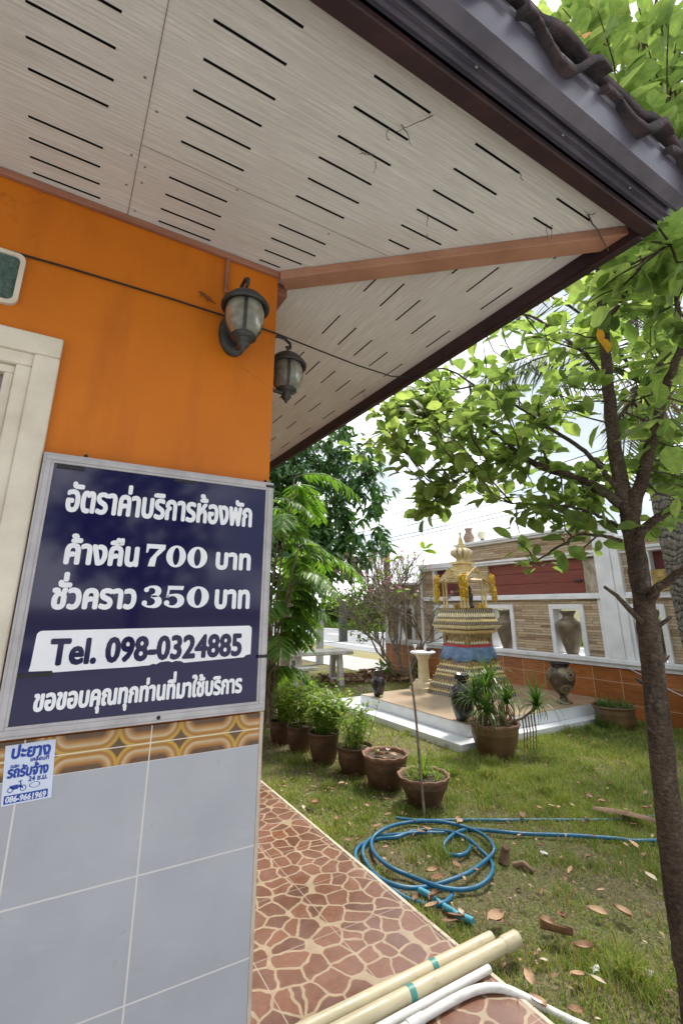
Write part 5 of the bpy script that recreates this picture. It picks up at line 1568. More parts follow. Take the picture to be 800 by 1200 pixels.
pts = [gp(770, 986, LZ + 0.02) + Vector((1.2, -0.55, 0)), gp(768, 985, LZ + 0.025), gp(720, 982.5, LZ + 0.022), gp(670, 979, LZ + 0.03)] + pts
mb = MB(); mb.tube(smooth_path(pts), 0.0115, 9)
single('garden_hose', mb, M['hose'], 'blue garden hose lying in a loose coil on the grass beside the path', 'hose', tuple(pts[30]))
pts = [gp(464, 958.5, LZ + 0.02), gp(480, 960.5, LZ + 0.02), gp(506, 961.5, LZ + 0.022), gp(530, 961, LZ + 0.016), gp(560, 961, LZ + 0.012), gp(590, 961.2, LZ + 0.016), gp(620, 961, LZ + 0.010), gp(660, 961, LZ + 0.008), gp(690, 961, LZ + 0.012), gp(740, 960, LZ + 0.012), gp(762, 957, LZ + 0.010), gp(790, 955, LZ + 0.012)]
mb = MB(); mb.tube(smooth_path(pts), 0.0100, 8)
single('straight_hose', mb, M['hose'], 'thin straight blue hose half sunk in the grass behind the coil', 'hose', tuple(pts[3]))
pts = [gp(380 + x / 3.3333, 930 + y / 3.3333, LZ + 0.02) for x, y in ((368, 376), (410, 398), (450, 430), (490, 455), (520, 475), (560, 490), (580, 500))]
mb = MB(); mb.tube(smooth_path(pts), 0.016, 9)
single('hose_offcut', mb, M['hose_pale'], 'short pale blue pipe offcut lying in front of the hose coil', 'pipe', tuple(pts[3]))

# ---------------------------------------------------------------- plastic pipes
def pipe(p0, p1, r, lab, m, bands=(), sock=None, name='plastic_pipe', group='plastic pipes on the path edge'):
    p0, p1 = Vector(p0), Vector(p1)
    t = thing(name, lab, 'pipe', tuple(p0.lerp(p1, 0.5)), group)
    d = (p1 - p0).normalized()
    mb = MB(); mb.tube([p0, p1], r, 20, cap=False)
    mb.tube([p1, p0], r * 0.86, 20, cap=False)
    n = Vector((0, 0, 1)).cross(d).normalized(); u = d.cross(n)
    for e in (p0, p1):
        vs = []
        for k in range(20):
            a = 2 * PI * k / 20; o = n * math.cos(a) + u * math.sin(a); vs += [e + o * r, e + o * r * 0.86]
        mb.add(vs, [(2 * k, (2 * k + 2) % 40, (2 * k + 3) % 40, 2 * k + 1) for k in range(20)])
    part('tube', mb, m, t)
    if sock:
        mb = MB(); a, b = p1 - d * sock, p1 + d * 0.004
        mb.tube([a, a + d * 0.012, b - d * 0.006, b], [r * 1.02, r * 1.16, r * 1.16, r * 1.10], 20, cap=False)
        part('socket', mb, m, t)
    for f in bands:
        c = p0.lerp(p1, f); mb = MB(); mb.tube([c - d * 0.014, c + d * 0.014], r * 1.03, 20)
        part('tape', mb, M['band_green'], t)
pipe((-0.6, 1.885, 0.0285), (1.90, 1.888, 0.0285), 0.027, 'cream plastic pipe nearest the paving stones, with a green tape band', M['pipe_cream'], bands=(0.863,))
pipe((-0.6, 1.815, 0.0285), (1.995, 1.83, 0.0285), 0.0275, 'longest cream plastic pipe with a socket end lying across the path edge', M['pipe_cream'], bands=(0.767,), sock=0.09)
pipe((-0.4, 1.768, 0.017), (1.765, 1.778, 0.017), 0.0155, 'thin straight white plastic pipe beside the cream pipes', M['pipe_white'])
wp = [(-0.4, 1.72, 0.017), (0.8, 1.725, 0.017), (1.25, 1.73, 0.017), (1.50, 1.735, 0.017), (1.64, 1.725, 0.017), (1.73, 1.685, 0.014), (1.79, 1.635, -0.004), (1.83, 1.58, -0.018), (1.88, 1.49, -0.028), (1.93, 1.38, -0.03), (1.98, 1.2, -0.03)]
mb = MB(); mb.tube(smooth_path(wp), 0.0155, 14)
t = single('bent_pipe', mb, M['pipe_white'], 'white plastic pipe bending off the path onto the grass', 'pipe', (1.7, 1.7, 0.015), 'plastic pipes on the path edge')
mb = MB(); mb.tube([(1.30, 1.7305, 0.017), (1.37, 1.7325, 0.017)], 0.0185, 14)
o = link('coupling', mb.mesh('coupling', M['pipe_white'], ORG[t.name]), t)

# ================================================================== TREES AND PLANTS
# ---------------------------------------------------------------- broad-leaved tree beside the path
TB = Vector((2.275, 1.235, LZ))
tree = thing('broadleaf_tree', 'broad-leaved tree with a leaning brown trunk at the right edge of the lawn', 'tree', tuple(TB))
trunk_px = [(814, 1215, 1.76), (803, 1110, 1.85), (788, 1000, 1.94), (776, 890, 2.03), (764, 780, 2.13), (753, 700, 2.21), (744, 645, 2.26), (736, 600, 2.30)]
tp = [TB + Vector((0, 0, -0.05))] + [at(*p) for p in trunk_px[1:]]
def wig(pts, a, k=5):
    P = smooth_path(pts, k)
    return [p + Vector((random.uniform(-a, a), random.uniform(-a, a), random.uniform(-a, a))) for p in P]
mb = MB()
P = wig(tp, 0.0025, 8); n = len(P)
rs = [0.054 - 0.012 * (i / (n - 1)) + (0.016 * max(0, 1 - i / 5)) + random.uniform(-.0015, .0015) for i in range(n)]
mb.tube(P, rs, 18)
mb.tube([at(757, 735, 2.17), at(735, 712, 2.13), at(722, 698, 2.10), at(708, 688, 2.07)], [0.014, 0.012, 0.009, 0.007], 8)
mb.tube([at(768, 735, 2.16), at(779, 728, 2.14), at(786, 722, 2.13)], [0.012, 0.009, 0.006], 8)
for px, py, d, sx_ in ((752, 800, 2.10, -1), (783, 905, 2.0, 1), (789, 945, 1.96, 1), (741, 715, 2.17, -1), (776, 775, 2.11, 1), (768, 860, 2.03, -1)):
    a_ = at(px, py, d); mb.tube([a_, a_ + RGT * (0.02 * sx_) + Vector((0, 0, 0.012)), a_ + RGT * (0.034 * sx_) + Vector((0, 0, 0.024))], [0.009, 0.006, 0.003], 6)
for px, py, d, r in ((750, 690, 2.18, 0.03), (772, 830, 2.05, 0.028), (763, 770, 2.10, 0.025), (787, 960, 1.95, 0.028)):
    mb.ball(at(px, py, d), r, 10, 8)
part('trunk', mb, M['bark'], tree)
limbs = [  # (points (px,py,depth)), start radius, end radius
    ([(738, 612, 2.29), (722, 540, 2.36), (714, 470, 2.42), (709, 410, 2.50), (703, 340, 2.58), (700, 260, 2.66), (690, 170, 2.76), (680, 60, 2.88), (672, -60, 3.0)], 0.040, 0.010),
    ([(739, 605, 2.29), (752, 560, 2.26), (766, 505, 2.22), (780, 455, 2.16), (800, 400, 2.10), (830, 330, 2.05)], 0.036, 0.012),
    ([(740, 640, 2.26), (757, 618, 2.20), (775, 604, 2.12), (800, 592, 2.04), (835, 580, 1.95)], 0.026, 0.012),
    ([(757, 708, 2.20), (768, 692, 2.12), (785, 678, 2.05), (810, 662, 1.98), (840, 645, 1.9)], 0.024, 0.012),
    ([(728, 592, 2.30), (700, 572, 2.40), (680, 562, 2.48), (640, 549, 2.62), (610, 534, 2.74), (590, 515, 2.85), (560, 495, 3.0), (520, 480, 3.15), (470, 476, 3.3)], 0.026, 0.006),
    ([(722, 570, 2.33), (700, 545, 2.45), (680, 525, 2.55), (640, 500, 2.75), (600, 472, 2.95), (560, 454, 3.15), (520, 432, 3.35), (480, 440, 3.5)], 0.016, 0.005),
    ([(727, 618, 2.28), (708, 608, 2.30), (690, 600, 2.33), (668, 594, 2.36), (635, 592, 2.42), (600, 590, 2.50)], 0.012, 0.004),
    ([(728, 634, 2.27), (705, 628, 2.27), (680, 627, 2.29), (660, 637, 2.32), (640, 650, 2.36), (622, 660, 2.40)], 0.010, 0.004),
    ([(712, 455, 2.44), (690, 420, 2.6), (660, 395, 2.8), (620, 370, 3.0), (585, 372, 3.2), (540, 400, 3.4)], 0.013, 0.005),
    ([(706, 385, 2.53), (728, 350, 2.40), (745, 320, 2.2), (765, 300, 2.0), (785, 285, 1.85)], 0.014, 0.006),
    ([(701, 300, 2.62), (680, 250, 2.8), (660, 200, 3.0), (640, 120, 3.2), (625, 40, 3.4)], 0.012, 0.005),
    ([(694, 200, 2.72), (715, 150, 2.7), (738, 100, 2.65), (760, 40, 2.6), (775, -40, 2.6)], 0.012, 0.005),
    ([(800, 400, 2.10), (790, 340, 2.2), (785, 250, 2.3), (780, 160, 2.45), (790, 60, 2.6)], 0.013, 0.005),
    ([(716, 500, 2.40), (740, 470, 2.6), (765, 440, 2.8), (790, 400, 3.0)], 0.012, 0.005),
    ([(560, 490, 3.0), (510, 492, 3.15), (470, 500, 3.25), (438, 512, 3.3), (418, 528, 3.35)], 0.008, 0.003),
    ([(560, 452, 3.15), (500, 462, 3.3), (460, 474, 3.4), (436, 490, 3.45)], 0.007, 0.003),
    ([(600, 525, 2.80), (570, 540, 2.85), (540, 560, 2.9), (510, 585, 2.95)], 0.007, 0.003),
]
nodes = []
for pts, r0, r1 in limbs:
    W = wig([at(*p) for p in pts], 0.004, 5)
    k = len(W)
    m_ = MB(); m_.tube(W, [r0 + (r1 - r0) * (i / (k - 1)) ** 0.8 for i in range(k)], 9)
    part('limb', m_, M['bark'], tree)
    nodes += [(w, i / (k - 1)) for i, w in enumerate(W)][k // 5:]
NP = np.array([tuple(n_[0]) for n_ in nodes])

def in_poly(x, y, poly):
    c = False
    for i in range(len(poly)):
        x1, y1 = poly[i]; x2, y2 = poly[i - 1]
        if (y1 > y) != (y2 > y) and x < (x2 - x1) * (y - y1) / (y2 - y1) + x1: c = not c
    return c
def roof_clear(p):
    return p.x > 1.62 or p.z < 2.45 or p.y < 0.25
regions = [
    ([(418, 520), (445, 470), (520, 425), (600, 375), (660, 345), (760, 300), (800, 290), (800, 470), (700, 450), (640, 520), (560, 560), (500, 560), (470, 545)], 118, (2.3, 3.7), 0.118),
    ([(410, 530), (430, 480), (520, 450), (600, 500), (650, 540), (600, 600), (540, 590), (500, 610), (480, 560), (440, 545)], 40, (2.6, 3.3), 0.115),
    ([(610, 0), (800, 0), (830, 260), (770, 250), (700, 130)], 84, (2.1, 3.4), 0.15),
    ([(600, 0), (700, 0), (780, 160), (740, 190), (660, 90)], 24, (2.6, 3.4), 0.135),
    ([(720, 250), (830, 240), (830, 420), (760, 400), (700, 380), (640, 360), (660, 330)], 44, (1.7, 2.9), 0.145),
    ([(690, 380), (830, 420), (830, 620), (770, 600), (700, 520)], 34, (1.9, 2.9), 0.13),
    ([(600, 600), (680, 585), (700, 640), (650, 668), (605, 665)], 15, (2.3, 2.7), 0.105),
    ([(404, 530), (440, 472), (520, 432), (545, 470), (500, 535), (440, 548)], 34, (3.0, 3.6), 0.118),
    ([(480, 570), (530, 565), (525, 605), (490, 612)], 6, (2.8, 3.1), 0.11),
    ([(620, 560), (720, 540), (720, 600), (650, 610)], 16, (2.2, 2.8), 0.105),
]
lv, tw = MB(), MB()
for poly, cnt, (d0, d1), L0 in regions:
    xs_ = [p[0] for p in poly]; ys_p = [p[1] for p in poly]; made = 0; tries = 0
    while made < cnt and tries < cnt * 20:
        tries += 1
        px, py = random.uniform(min(xs_), max(xs_)), random.uniform(min(ys_p), max(ys_p))
        if not in_poly(px, py, poly): continue
        c = at(px, py, random.uniform(d0, d1))
        if not roof_clear(c): continue
        dd = np.linalg.norm(NP - np.array(c), axis=1)
        j = int(dd.argmin())
        if dd[j] > 0.75: continue
        made += 1
        s = Vector(NP[j]); d = c - s
        if d.length < 0.03: d = Vector((0.05, 0, 0.05))
        mid = s.lerp(c, 0.5) + Vector((random.uniform(-.03, .03), random.uniform(-.03, .03), -0.05 * d.length))
        tw.tube([s, s.lerp(mid, 0.6), mid, mid.lerp(c, 0.5) + Vector((0, 0, 0.01)), c], [0.0050, 0.0045, 0.0038, 0.003, 0.002], 5)
        k = random.randint(5, 7)
        P, D, N, Ls = cluster_leaves(c, d, k, L0 * random.uniform(0.8, 1.1), 0.20)
        Ls = Ls * rng.uniform(0.7, 1.15, k)
        add_leaves(lv, P, D, N, Ls, Ls * rng.uniform(0.58, 0.72, k), fold=0.10, droop=0.15)
        if random.random() < 0.5:
            e = mid
            P, D, N, Ls = cluster_leaves(e, d, 3, L0 * 0.9, 0.10)
            add_leaves(lv, P, D, N, Ls, Ls * 0.58, fold=0.10, droop=0.15)
part('twigs', tw, M['bark'], tree)
part('crown', lv, M['leaf_main'], tree)
for p_, d_, n_, l_, w_ in ((at(684, 46, 1.95), (0.3, 0.1, 1), (-.5, -.8, .1), 0.085, 0.062), (at(703, 396, 2.2), (0.1, -.2, -1), (-.4, -.9, 0), 0.09, 0.05), (at(700, 385, 2.25), (.3, .1, -1), (-.5, -.8, .2), 0.07, 0.045)):
    m_ = MB(); add_leaves(m_, [p_], [d_], [n_], [l_], [w_]); part('ageing_leaf', m_, M['leaf_yellow'], tree, 'orange ageing leaf')

# ---------------------------------------------------------------- coconut palm in front of the wall
palm = thing('coconut_palm', 'coconut palm with a thick grey ringed trunk at the right, behind the broad-leaved tree', 'palm', (6.72, 2.95, LZ))
mb = MB()
pts = [Vector((6.74, 2.86, LZ - 0.05)), Vector((6.70, 2.87, 0.8)), Vector((6.63, 2.88, 1.7)), Vector((6.55, 2.88, 2.6)), Vector((6.48, 2.87, 3.4)), Vector((6.42, 2.86, 4.3))]
P = smooth_path(pts, 24)
mb.tube(P, [0.235 - 0.07 * i / len(P) + 0.10 * max(0, 1 - i / 14) ** 2 + random.uniform(-.004, .004) for i in range(len(P))], 22)
part('trunk', mb, M['palmbark'], palm)
top = Vector((6.42, 2.86, 4.35))
for k in range(11):
    a = k * 2.4 + 0.3
    el = [1.0, 0.6, 0.2][k % 3]
    Ln = random.uniform(2.3, 2.9)
    h = Vector((math.cos(a), math.sin(a), 0))
    p1 = top + h * Ln * 0.5 + Vector((0, 0, Ln * 0.45 * el + 0.3)); p2 = top + h * Ln * 0.95 + Vector((0, 0, Ln * (0.5 * el - 0.42)))
    f = MB(); frond(f, top, p1, p2, 46, 0.62, 0.030, ang=58, droop=0.55, stem=f, sr=0.028)
    part('frond', f, M['leaf_palm'], palm)
mb = MB()
for k in range(60):
    a = random.uniform(0, 6.28); p = top + Vector((0.14 * math.cos(a), 0.14 * math.sin(a), random.uniform(-0.5, 0.05)))
    mb.tube([p, p + Vector((0.12 * math.cos(a), 0.12 * math.sin(a), 0.02)), p + Vector((0.22 * math.cos(a), 0.22 * math.sin(a), -random.uniform(0.1, 0.5)))], [0.012, 0.009, 0.003], 4)
part('fibre', mb, M['fray'], palm)

# ---------------------------------------------------------------- dark dense tree behind the bench
dc = Vector((5.3, 11.6, 4.2))
dt = thing('dark_dense_tree', 'tall dense dark green tree beyond the stone table', 'tree', (5.35, 11.8, LZ))
mb = MB(); P = wig([Vector((5.35, 11.8, LZ)), Vector((5.3, 11.75, 1.2)), Vector((5.2, 11.65, 2.3)), Vector((5.1, 11.6, 3.8))], 0.01, 5)
mb.tube(P, [0.16 - 0.09 * i / len(P) for i in range(len(P))], 12)
brs = []
for k in range(26):
    a = random.uniform(0, 6.28); z0 = random.uniform(1.6, 3.6)
    s = Vector((5.2, 11.65, z0)); r = random.uniform(0.9, 2.0) * (1 - 0.10 * (z0 - 1.6))
    e = s + Vector((math.cos(a) * r, math.sin(a) * r, random.uniform(0.3, 1.6)))
    mb.tube([s, s.lerp(e, 0.5) + Vector((0, 0, 0.12)), e], [0.045, 0.03, 0.012], 6)
    brs.append((s, e))
part('trunk', mb, M['shrubbark'], dt)
lv = MB()
n_cl = 0
def crown_r(v):   # uneven outline
    return 1 + 0.16 * math.sin(3 * v.x + 1) + 0.14 * math.sin(4.3 * v.y + 2 * v.z) + 0.10 * math.sin(6 * v.z + 2)
lobes = [(Vector((4.9, 11.5, 4.5)), 1.5), (Vector((5.75, 11.3, 4.1)), 1.25), (Vector((5.0, 11.6, 3.1)), 1.5), (Vector((5.8, 11.2, 2.9)), 1.0), (Vector((4.2, 11.9, 3.7)), 1.6), (Vector((4.0, 12.0, 2.4)), 1.2), (Vector((5.3, 11.6, 5.3)), 1.05), (Vector((6.2, 10.9, 3.55)), 0.75), (Vector((4.4, 11.8, 5.1)), 1.2), (at(428, 575, 12), 0.75), (at(425, 630, 12), 0.75), (at(405, 540, 12.3), 0.9), (at(380, 520, 12.5), 0.9), (at(395, 660, 12), 0.7)]
for c0, R in lobes:
    for k in range(int(95 * R * R)):
        v = Vector(runit(1)[0]); rr = R * crown_r(v) * random.uniform(0.55, 1.0) ** 0.6
        c = c0 + Vector((v.x * rr, v.y * rr, v.z * rr * 0.85))
        kk = random.randint(6, 9)
        P, D, N, Ls = cluster_leaves(c, (v.x, v.y, -0.35), kk, 0.27, 0.10, up=0.6)
        D[:, 2] -= 0.45
        add_leaves(lv, P, D, N, Ls, Ls * 0.30, shape='lance', droop=0.35)
part('crown', lv, M['leaf_dark'], dt)

# ---------------------------------------------------------------- feathery plant by the wall corner
fp = thing('feathery_shrub', 'bright green feathery shrub with pinnate fronds growing past the building corner', 'shrub', (2.75, 6.4, LZ))
st, lv = MB(), MB()
FB = Vector((2.75, 6.4, LZ))
tops = [(330, 600, 6.3), (345, 560, 6.2), (350, 640, 6.0), (338, 690, 6.0), (325, 745, 5.9), (325, 650, 6.5), (345, 680, 6.2), (318, 785, 5.9), (320, 720, 6.1), (312, 590, 6.4)]
for k, tpx in enumerate(tops):
    e = at(*tpx); b = FB + Vector((random.uniform(-.12, .12), random.uniform(-.12, .12), 0))
    mid = b.lerp(e, 0.55) + Vector((-0.06, 0.03, 0.1))
    S = smooth_path([b, mid, e], 8)
    st.tube(S, [0.020 - 0.013 * i / len(S) for i in range(len(S))], 6)
    s_hi = e.z > 1.9
    for q in range(5):
        a = random.uniform(0, 6.28) if q > 2 else random.uniform(-1.2, 0.9)
        h = Vector((math.cos(a), math.sin(a), 0)); Ln = random.uniform(0.50, 0.88) * (1.15 if s_hi else 0.8)
        s0 = S[-1 - random.randint(0, 4)]
        p1 = s0 + h * Ln * 0.5 + Vector((0, 0, 0.26 * Ln)); p2 = s0 + h * Ln + Vector((0, 0, -0.30 * Ln))
        frond(lv, s0, p1, p2, 28, 0.27, 0.032, ang=58, stem=st, sr=0.005)
part('stems', st, M['shrubbark'], fp); part('fronds', lv, M['leaf_feather'], fp)

# ---------------------------------------------------------------- bare flowering shrub by the wall end
sb = Vector((6.72, 8.72, LZ))
bs = thing('bare_shrub', 'nearly bare grey-twigged shrub with a few pink flowers in front of the wall end', 'shrub', tuple(sb))
st, lv, fl = MB(), MB(), MB()
P_, D_, N_, L_ = [], [], [], []
tipsF = []
def grow(p, d, r, lvl, ln):
    pts = [p]; q = p.copy(); dd = d.copy()
    for k in range(4):
        dd = (dd + Vector((random.uniform(-.22, .22), random.uniform(-.22, .22), random.uniform(-.05, .16)))).normalized()
        q = q + dd * ln / 4; pts.append(q.copy())
    st.tube(pts, [r * (1 - 0.12 * k) for k in range(5)], 6 if lvl < 2 else 4, cap=False)
    if lvl >= 5:
        tipsF.append((q, dd)); return
    for k in range(3 if lvl < 4 else 2):
        a = random.uniform(0, 6.28); sp_ = random.uniform(0.35, 0.75)
        o = dd.orthogonal().normalized(); w = dd.cross(o)
        nd = (dd + (o * math.cos(a) + w * math.sin(a)) * sp_).normalized()
        grow(pts[random.randint(2, 4)] if k else q, nd, r * 0.72, lvl + 1, ln * random.uniform(0.62, 0.80))
for dx, dy, dz, ln in ((-0.75, 0.45, 1.0, 0.85), (-0.15, 0.0, 1.0, 0.98), (0.30, -0.55, 1.0, 0.95), (-0.40, 0.25, 1.0, 0.95), (0.35, -0.25, 1.0, 0.95), (-0.7, 0.7, 0.8, 0.8), (0.6, -0.8, 0.9, 0.9)):
    grow(sb + Vector((random.uniform(-.08, .08), random.uniform(-.08, .08), 0)), Vector((dx, dy, dz)).normalized(), 0.034, 0, ln * 1.05)
for q, dd in tipsF:
    if random.random() < 0.2:
        k = 4; P, D, N, Ls = cluster_leaves(q, dd, k, 0.085, 0.05); add_leaves(lv, P, D, N, Ls, Ls * 0.45, shape='lance')
    if q.z > 1.75 and random.random() < 0.15:
        P, D, N, Ls = cluster_leaves(q, dd, 7, 0.05, 0.05); add_leaves(fl, P, D, N, Ls, Ls * 0.7, shape='lance')
for k in range(46):
    c = sb + Vector((-0.7 + random.uniform(-.4, .25), 0.25 + random.uniform(-.3, .4), 1.15 + random.uniform(-.35, .45)))
    P, D, N, Ls = cluster_leaves(c, (0, 0, 1), 5, 0.10, 0.08); add_leaves(lv, P, D, N, Ls, Ls * 0.45, shape='lance')
part('branches', st, M['shrubbark'], bs); part('leaves', lv, M['leaf_far'], bs); part('flowers', fl, M['flower'], bs)['kind'] = 'stuff'
for x, y, lab in ((6.42, 8.95, 'low leafy weed at the foot of the bare shrub'), (6.95, 8.45, 'low green weed between the bare shrub and the orange wall foot')):
    mb = MB()
    for k in range(16):
        P, D, N, Ls = cluster_leaves((x + random.uniform(-.13, .13), y + random.uniform(-.13, .13), LZ + random.uniform(.05, .35)), (0, 0, 1), 6, 0.11, 0.06)
        add_leaves(mb, P, D, N, Ls, Ls * 0.5, shape='lance')
    single('weed', mb, M['leaf_far'], lab, 'weed', (x, y, LZ))

# ---------------------------------------------------------------- thin sapling by the near pot
sg = gp(497, 957)
sl = thing('sapling', 'thin leaning sapling stem rising beside the wide low pot, a few leaves at its top', 'sapling', tuple(sg))
mb = MB()
S = smooth_path([sg, at(492, 900, 3.62), at(486, 830, 3.68), at(478, 770, 3.74), at(474, 720, 3.78), at(474, 685, 3.80), at(479, 664, 3.80)], 6)
mb.tube(S, [0.0115 - 0.006 * i / len(S) for i in range(len(S))], 8)
mb.tube(smooth_path([at(479, 664, 3.80), at(487, 655, 3.8), at(497, 644, 3.8)], 4), 0.004, 5)
mb.tube(smooth_path([at(475, 690, 3.80), at(466, 672, 3.8), at(461, 655, 3.78)], 4), 0.004, 5)
part('stem', mb, M['shrubbark'], sl)
lv = MB()
for (c, k, L) in ((at(497, 643, 3.8), 5, 0.11), (at(461, 655, 3.78), 4, 0.07), (at(473, 690, 3.8), 3, 0.08), (at(467, 672, 3.8), 2, 0.07)):
    P, D, N, Ls = cluster_leaves(c, (0.1, 0, 0.3), k, L, 0.02, flat=0.25); add_leaves(lv, P, D, N, Ls, Ls * 0.5)
part('leaves', lv, M['leaf_potted'], sl)

# ---------------------------------------------------------------- beyond the wall and across the road
def bush(c, R, hz, nn, L, W, m, lab, name='bush', cat='bush', group=None):
    t = thing(name, lab, cat, c, group)
    lv, st = MB(), MB()
    ls = [(Vector(c) + Vector((random.uniform(-.5, .5) * R, random.uniform(-.5, .5) * R, hz * random.uniform(.35, .75))), R * random.uniform(0.4, 0.65)) for _ in range(6)]
    for b, r in ls:
        st.tube([Vector(c), Vector(c).lerp(b, 0.6) + Vector((0.1, 0, 0)), b], [0.03 * R, 0.02 * R, 0.01 * R], 5)
        for k in range(nn // 6):
            v = Vector(runit(1)[0]); cc = b + Vector((v.x * r, v.y * r, v.z * r * hz / R * 0.75)) * random.uniform(0.6, 1)
            if cc.z < LZ: continue
            P, D, N, Ls = cluster_leaves(cc, v, 6, L, 0.1); add_leaves(lv, P, D, N, Ls, Ls * W, shape='lance')
    part('stems', st, M['shrubbark'], t); part('foliage', lv, M[m], t)
    return t
bush((8.6, 4.9, LZ), 0.9, 2.1, 260, 0.16, 0.45, 'leaf_far', 'green bush showing through the wall opening above the patterned urn', group='bushes behind the wall')
bush((8.7, 7.0, LZ), 0.9, 2.1, 260, 0.16, 0.45, 'leaf_far', 'green bush showing through the wall opening right of the golden shrine', group='bushes behind the wall')
bush((8.5, 3.5, LZ), 0.9, 2.1, 260, 0.16, 0.45, 'leaf_far', 'green bush showing through the wall opening behind the trunk', group='bushes behind the wall')
FBs = [((18.6, 28.5, LZ), 1.7, 2.6, 'yellow-green bush across the road left of the bare shrub'), ((19.5, 33.5, LZ), 2.0, 2.4, 'round green bush across the road right of the dark post'), ((19.0, 40.0, LZ), 2.2, 3.2, 'tall green bush far across the road left of the dark post'),
       ((20.5, 25.0, LZ), 1.8, 2.0, 'low green bush across the road behind the bare shrub'), ((18.0, 52.0, LZ), 3.0, 4.2, 'farthest green bush at the end of the road')]
for c, R, h, lab in FBs: bush(c, R, h, 200, 0.45, 0.5, 'leaf_far', lab, group='bushes across the road')
mb = MB(); mb.box(6.39, 6.55, 12.0, 12.16, LZ, 1.35); mb.box(6.37, 6.57, 11.98, 12.18, 1.351, 1.40)
single('gate_post', mb, M['post_grey'], 'grey concrete post at the driveway beside the dark tree', 'post', (6.47, 12.08, LZ), bev=0.01)
p_ = gp(402, 752); mb = MB(); mb.box(p_.x - 0.15, p_.x + 0.15, p_.y - 0.15, p_.y + 0.15, LZ, 1.45); mb.box(p_.x - 0.18, p_.x + 0.18, p_.y - 0.18, p_.y + 0.18, 1.451, 1.52)
single('dark_post', mb, M['black_iron'], 'short dark post standing at the edge of the road', 'post', tuple(p_), bev=0.02)
q_ = at(453, 660, 13); mb = MB(); P = wig([Vector((q_.x, q_.y, LZ)), Vector((q_.x, q_.y, 1.2)), Vector((q_.x + 0.01, q_.y, 2.3)), Vector((q_.x, q_.y, 3.0))], 0.006, 4)
mb.tube(P, [0.09 + random.uniform(-.006, .006) for _ in P], 10)
single('timber_post', mb, M['dead_wood'], 'weathered brown timber post rising behind the bare shrub', 'post', (q_.x, q_.y, LZ))
for k, (z, yy) in enumerate(((4.15, 0), (4.35, 0.1), (4.75, 0.2), (3.75, 0.05), (3.9, 0.15))):
    mb = MB(); pts = []
    for i in range(25):
        t = i / 24; pts.append((10.2 + yy, -30 + 90 * t, z + 0.5 * (2 * ((t * 3) % 1) - 1) ** 2))
    mb.tube(pts, 0.012, 4)
    single('power_line', mb, M['black'], ('lowest', 'second lowest', 'middle', 'second highest', 'highest')[(3, 4, 5, 1, 2)[k] - 1] + ' power line strung along the road in the pale sky', 'power line', (10.2 + yy, 0, z), 'power lines along the road')

# unseen trees added behind the camera so the navy sign mirrors less sky
for i, (x, y, h, R) in enumerate(((-2.6, -12.5, 6.5, 2.4), (2.2, -14.0, 7.5, 2.8))):
    t = thing('added_tree', ('shorter leafy tree added out of view, mirrored in the navy sign', 'taller leafy tree added out of view, mirrored in the navy sign')[i], 'tree', (x, y, LZ), 'trees added out of view for the sign to mirror')
    st, lv = MB(), MB()
    st.tube([(x, y, LZ), (x + 0.1, y, h * 0.3), (x, y + 0.1, h * 0.6)], [0.17, 0.13, 0.07], 8)
    for k in range(330):
        v = Vector(runit(1)[0]); rr = R * random.uniform(.4, 1)
        P, D, N, Ls = cluster_leaves((x + v.x * rr, y + v.y * rr, h * 0.58 + v.z * rr * 1.15), v, 6, 0.42, 0.2); add_leaves(lv, P, D, N, Ls, Ls * 0.55, shape='lance')
    part('trunk', st, M['bark'], t); part('crown', lv, M['leaf_dark'], t)

# ================================================================== LAWN COVER
def noise2(x, y, s, ph):
    return (np.sin(x * s + ph) * np.cos(y * s * 1.13 + 1.7 * ph) + np.sin(x * s * 2.17 + y * s * 1.9 + ph * 2.3) * 0.6 + np.cos(x * s * 4.3 - y * s * 3.7 + ph) * 0.4) / 2
def cover(x, y):
    """how grassy the lawn is at x, y"""
    v = 0.62 + 0.50 * noise2(x, y, 1.7, 0.6) + 0.50 * noise2(x, y, 5.1, 2.1)
    v = np.where((x < 3.0) & (y > 3.4), v - 0.22, v)              # bare earth beside the path and pots
    v = np.where((y < 2.6) & (x > 1.9) & (x < 3.4), v - 0.28 + 0.30 * noise2(x, y, 9.0, 3.0), v)
    v = np.where((x > 3.2) & (y < 4.2), v + 0.30, v)              # greener towards the platform
    return np.clip(v, 0.22, 1.0)
def allowed(x, y):
    ok = (x > 1.775) & ~((x > 3.97) & (y > 4.19) & (y < 7.16)) & (x < 7.05)
    for c, R in [(p[0], p[1] * 0.62) for p in PR] + [(bp, 0.18), (sp, 0.2)]:
        ok &= (x - c[0]) ** 2 + (y - c[1]) ** 2 > R * R
    ok &= ~((x > 6.5) & (y > 9.9))
    return ok
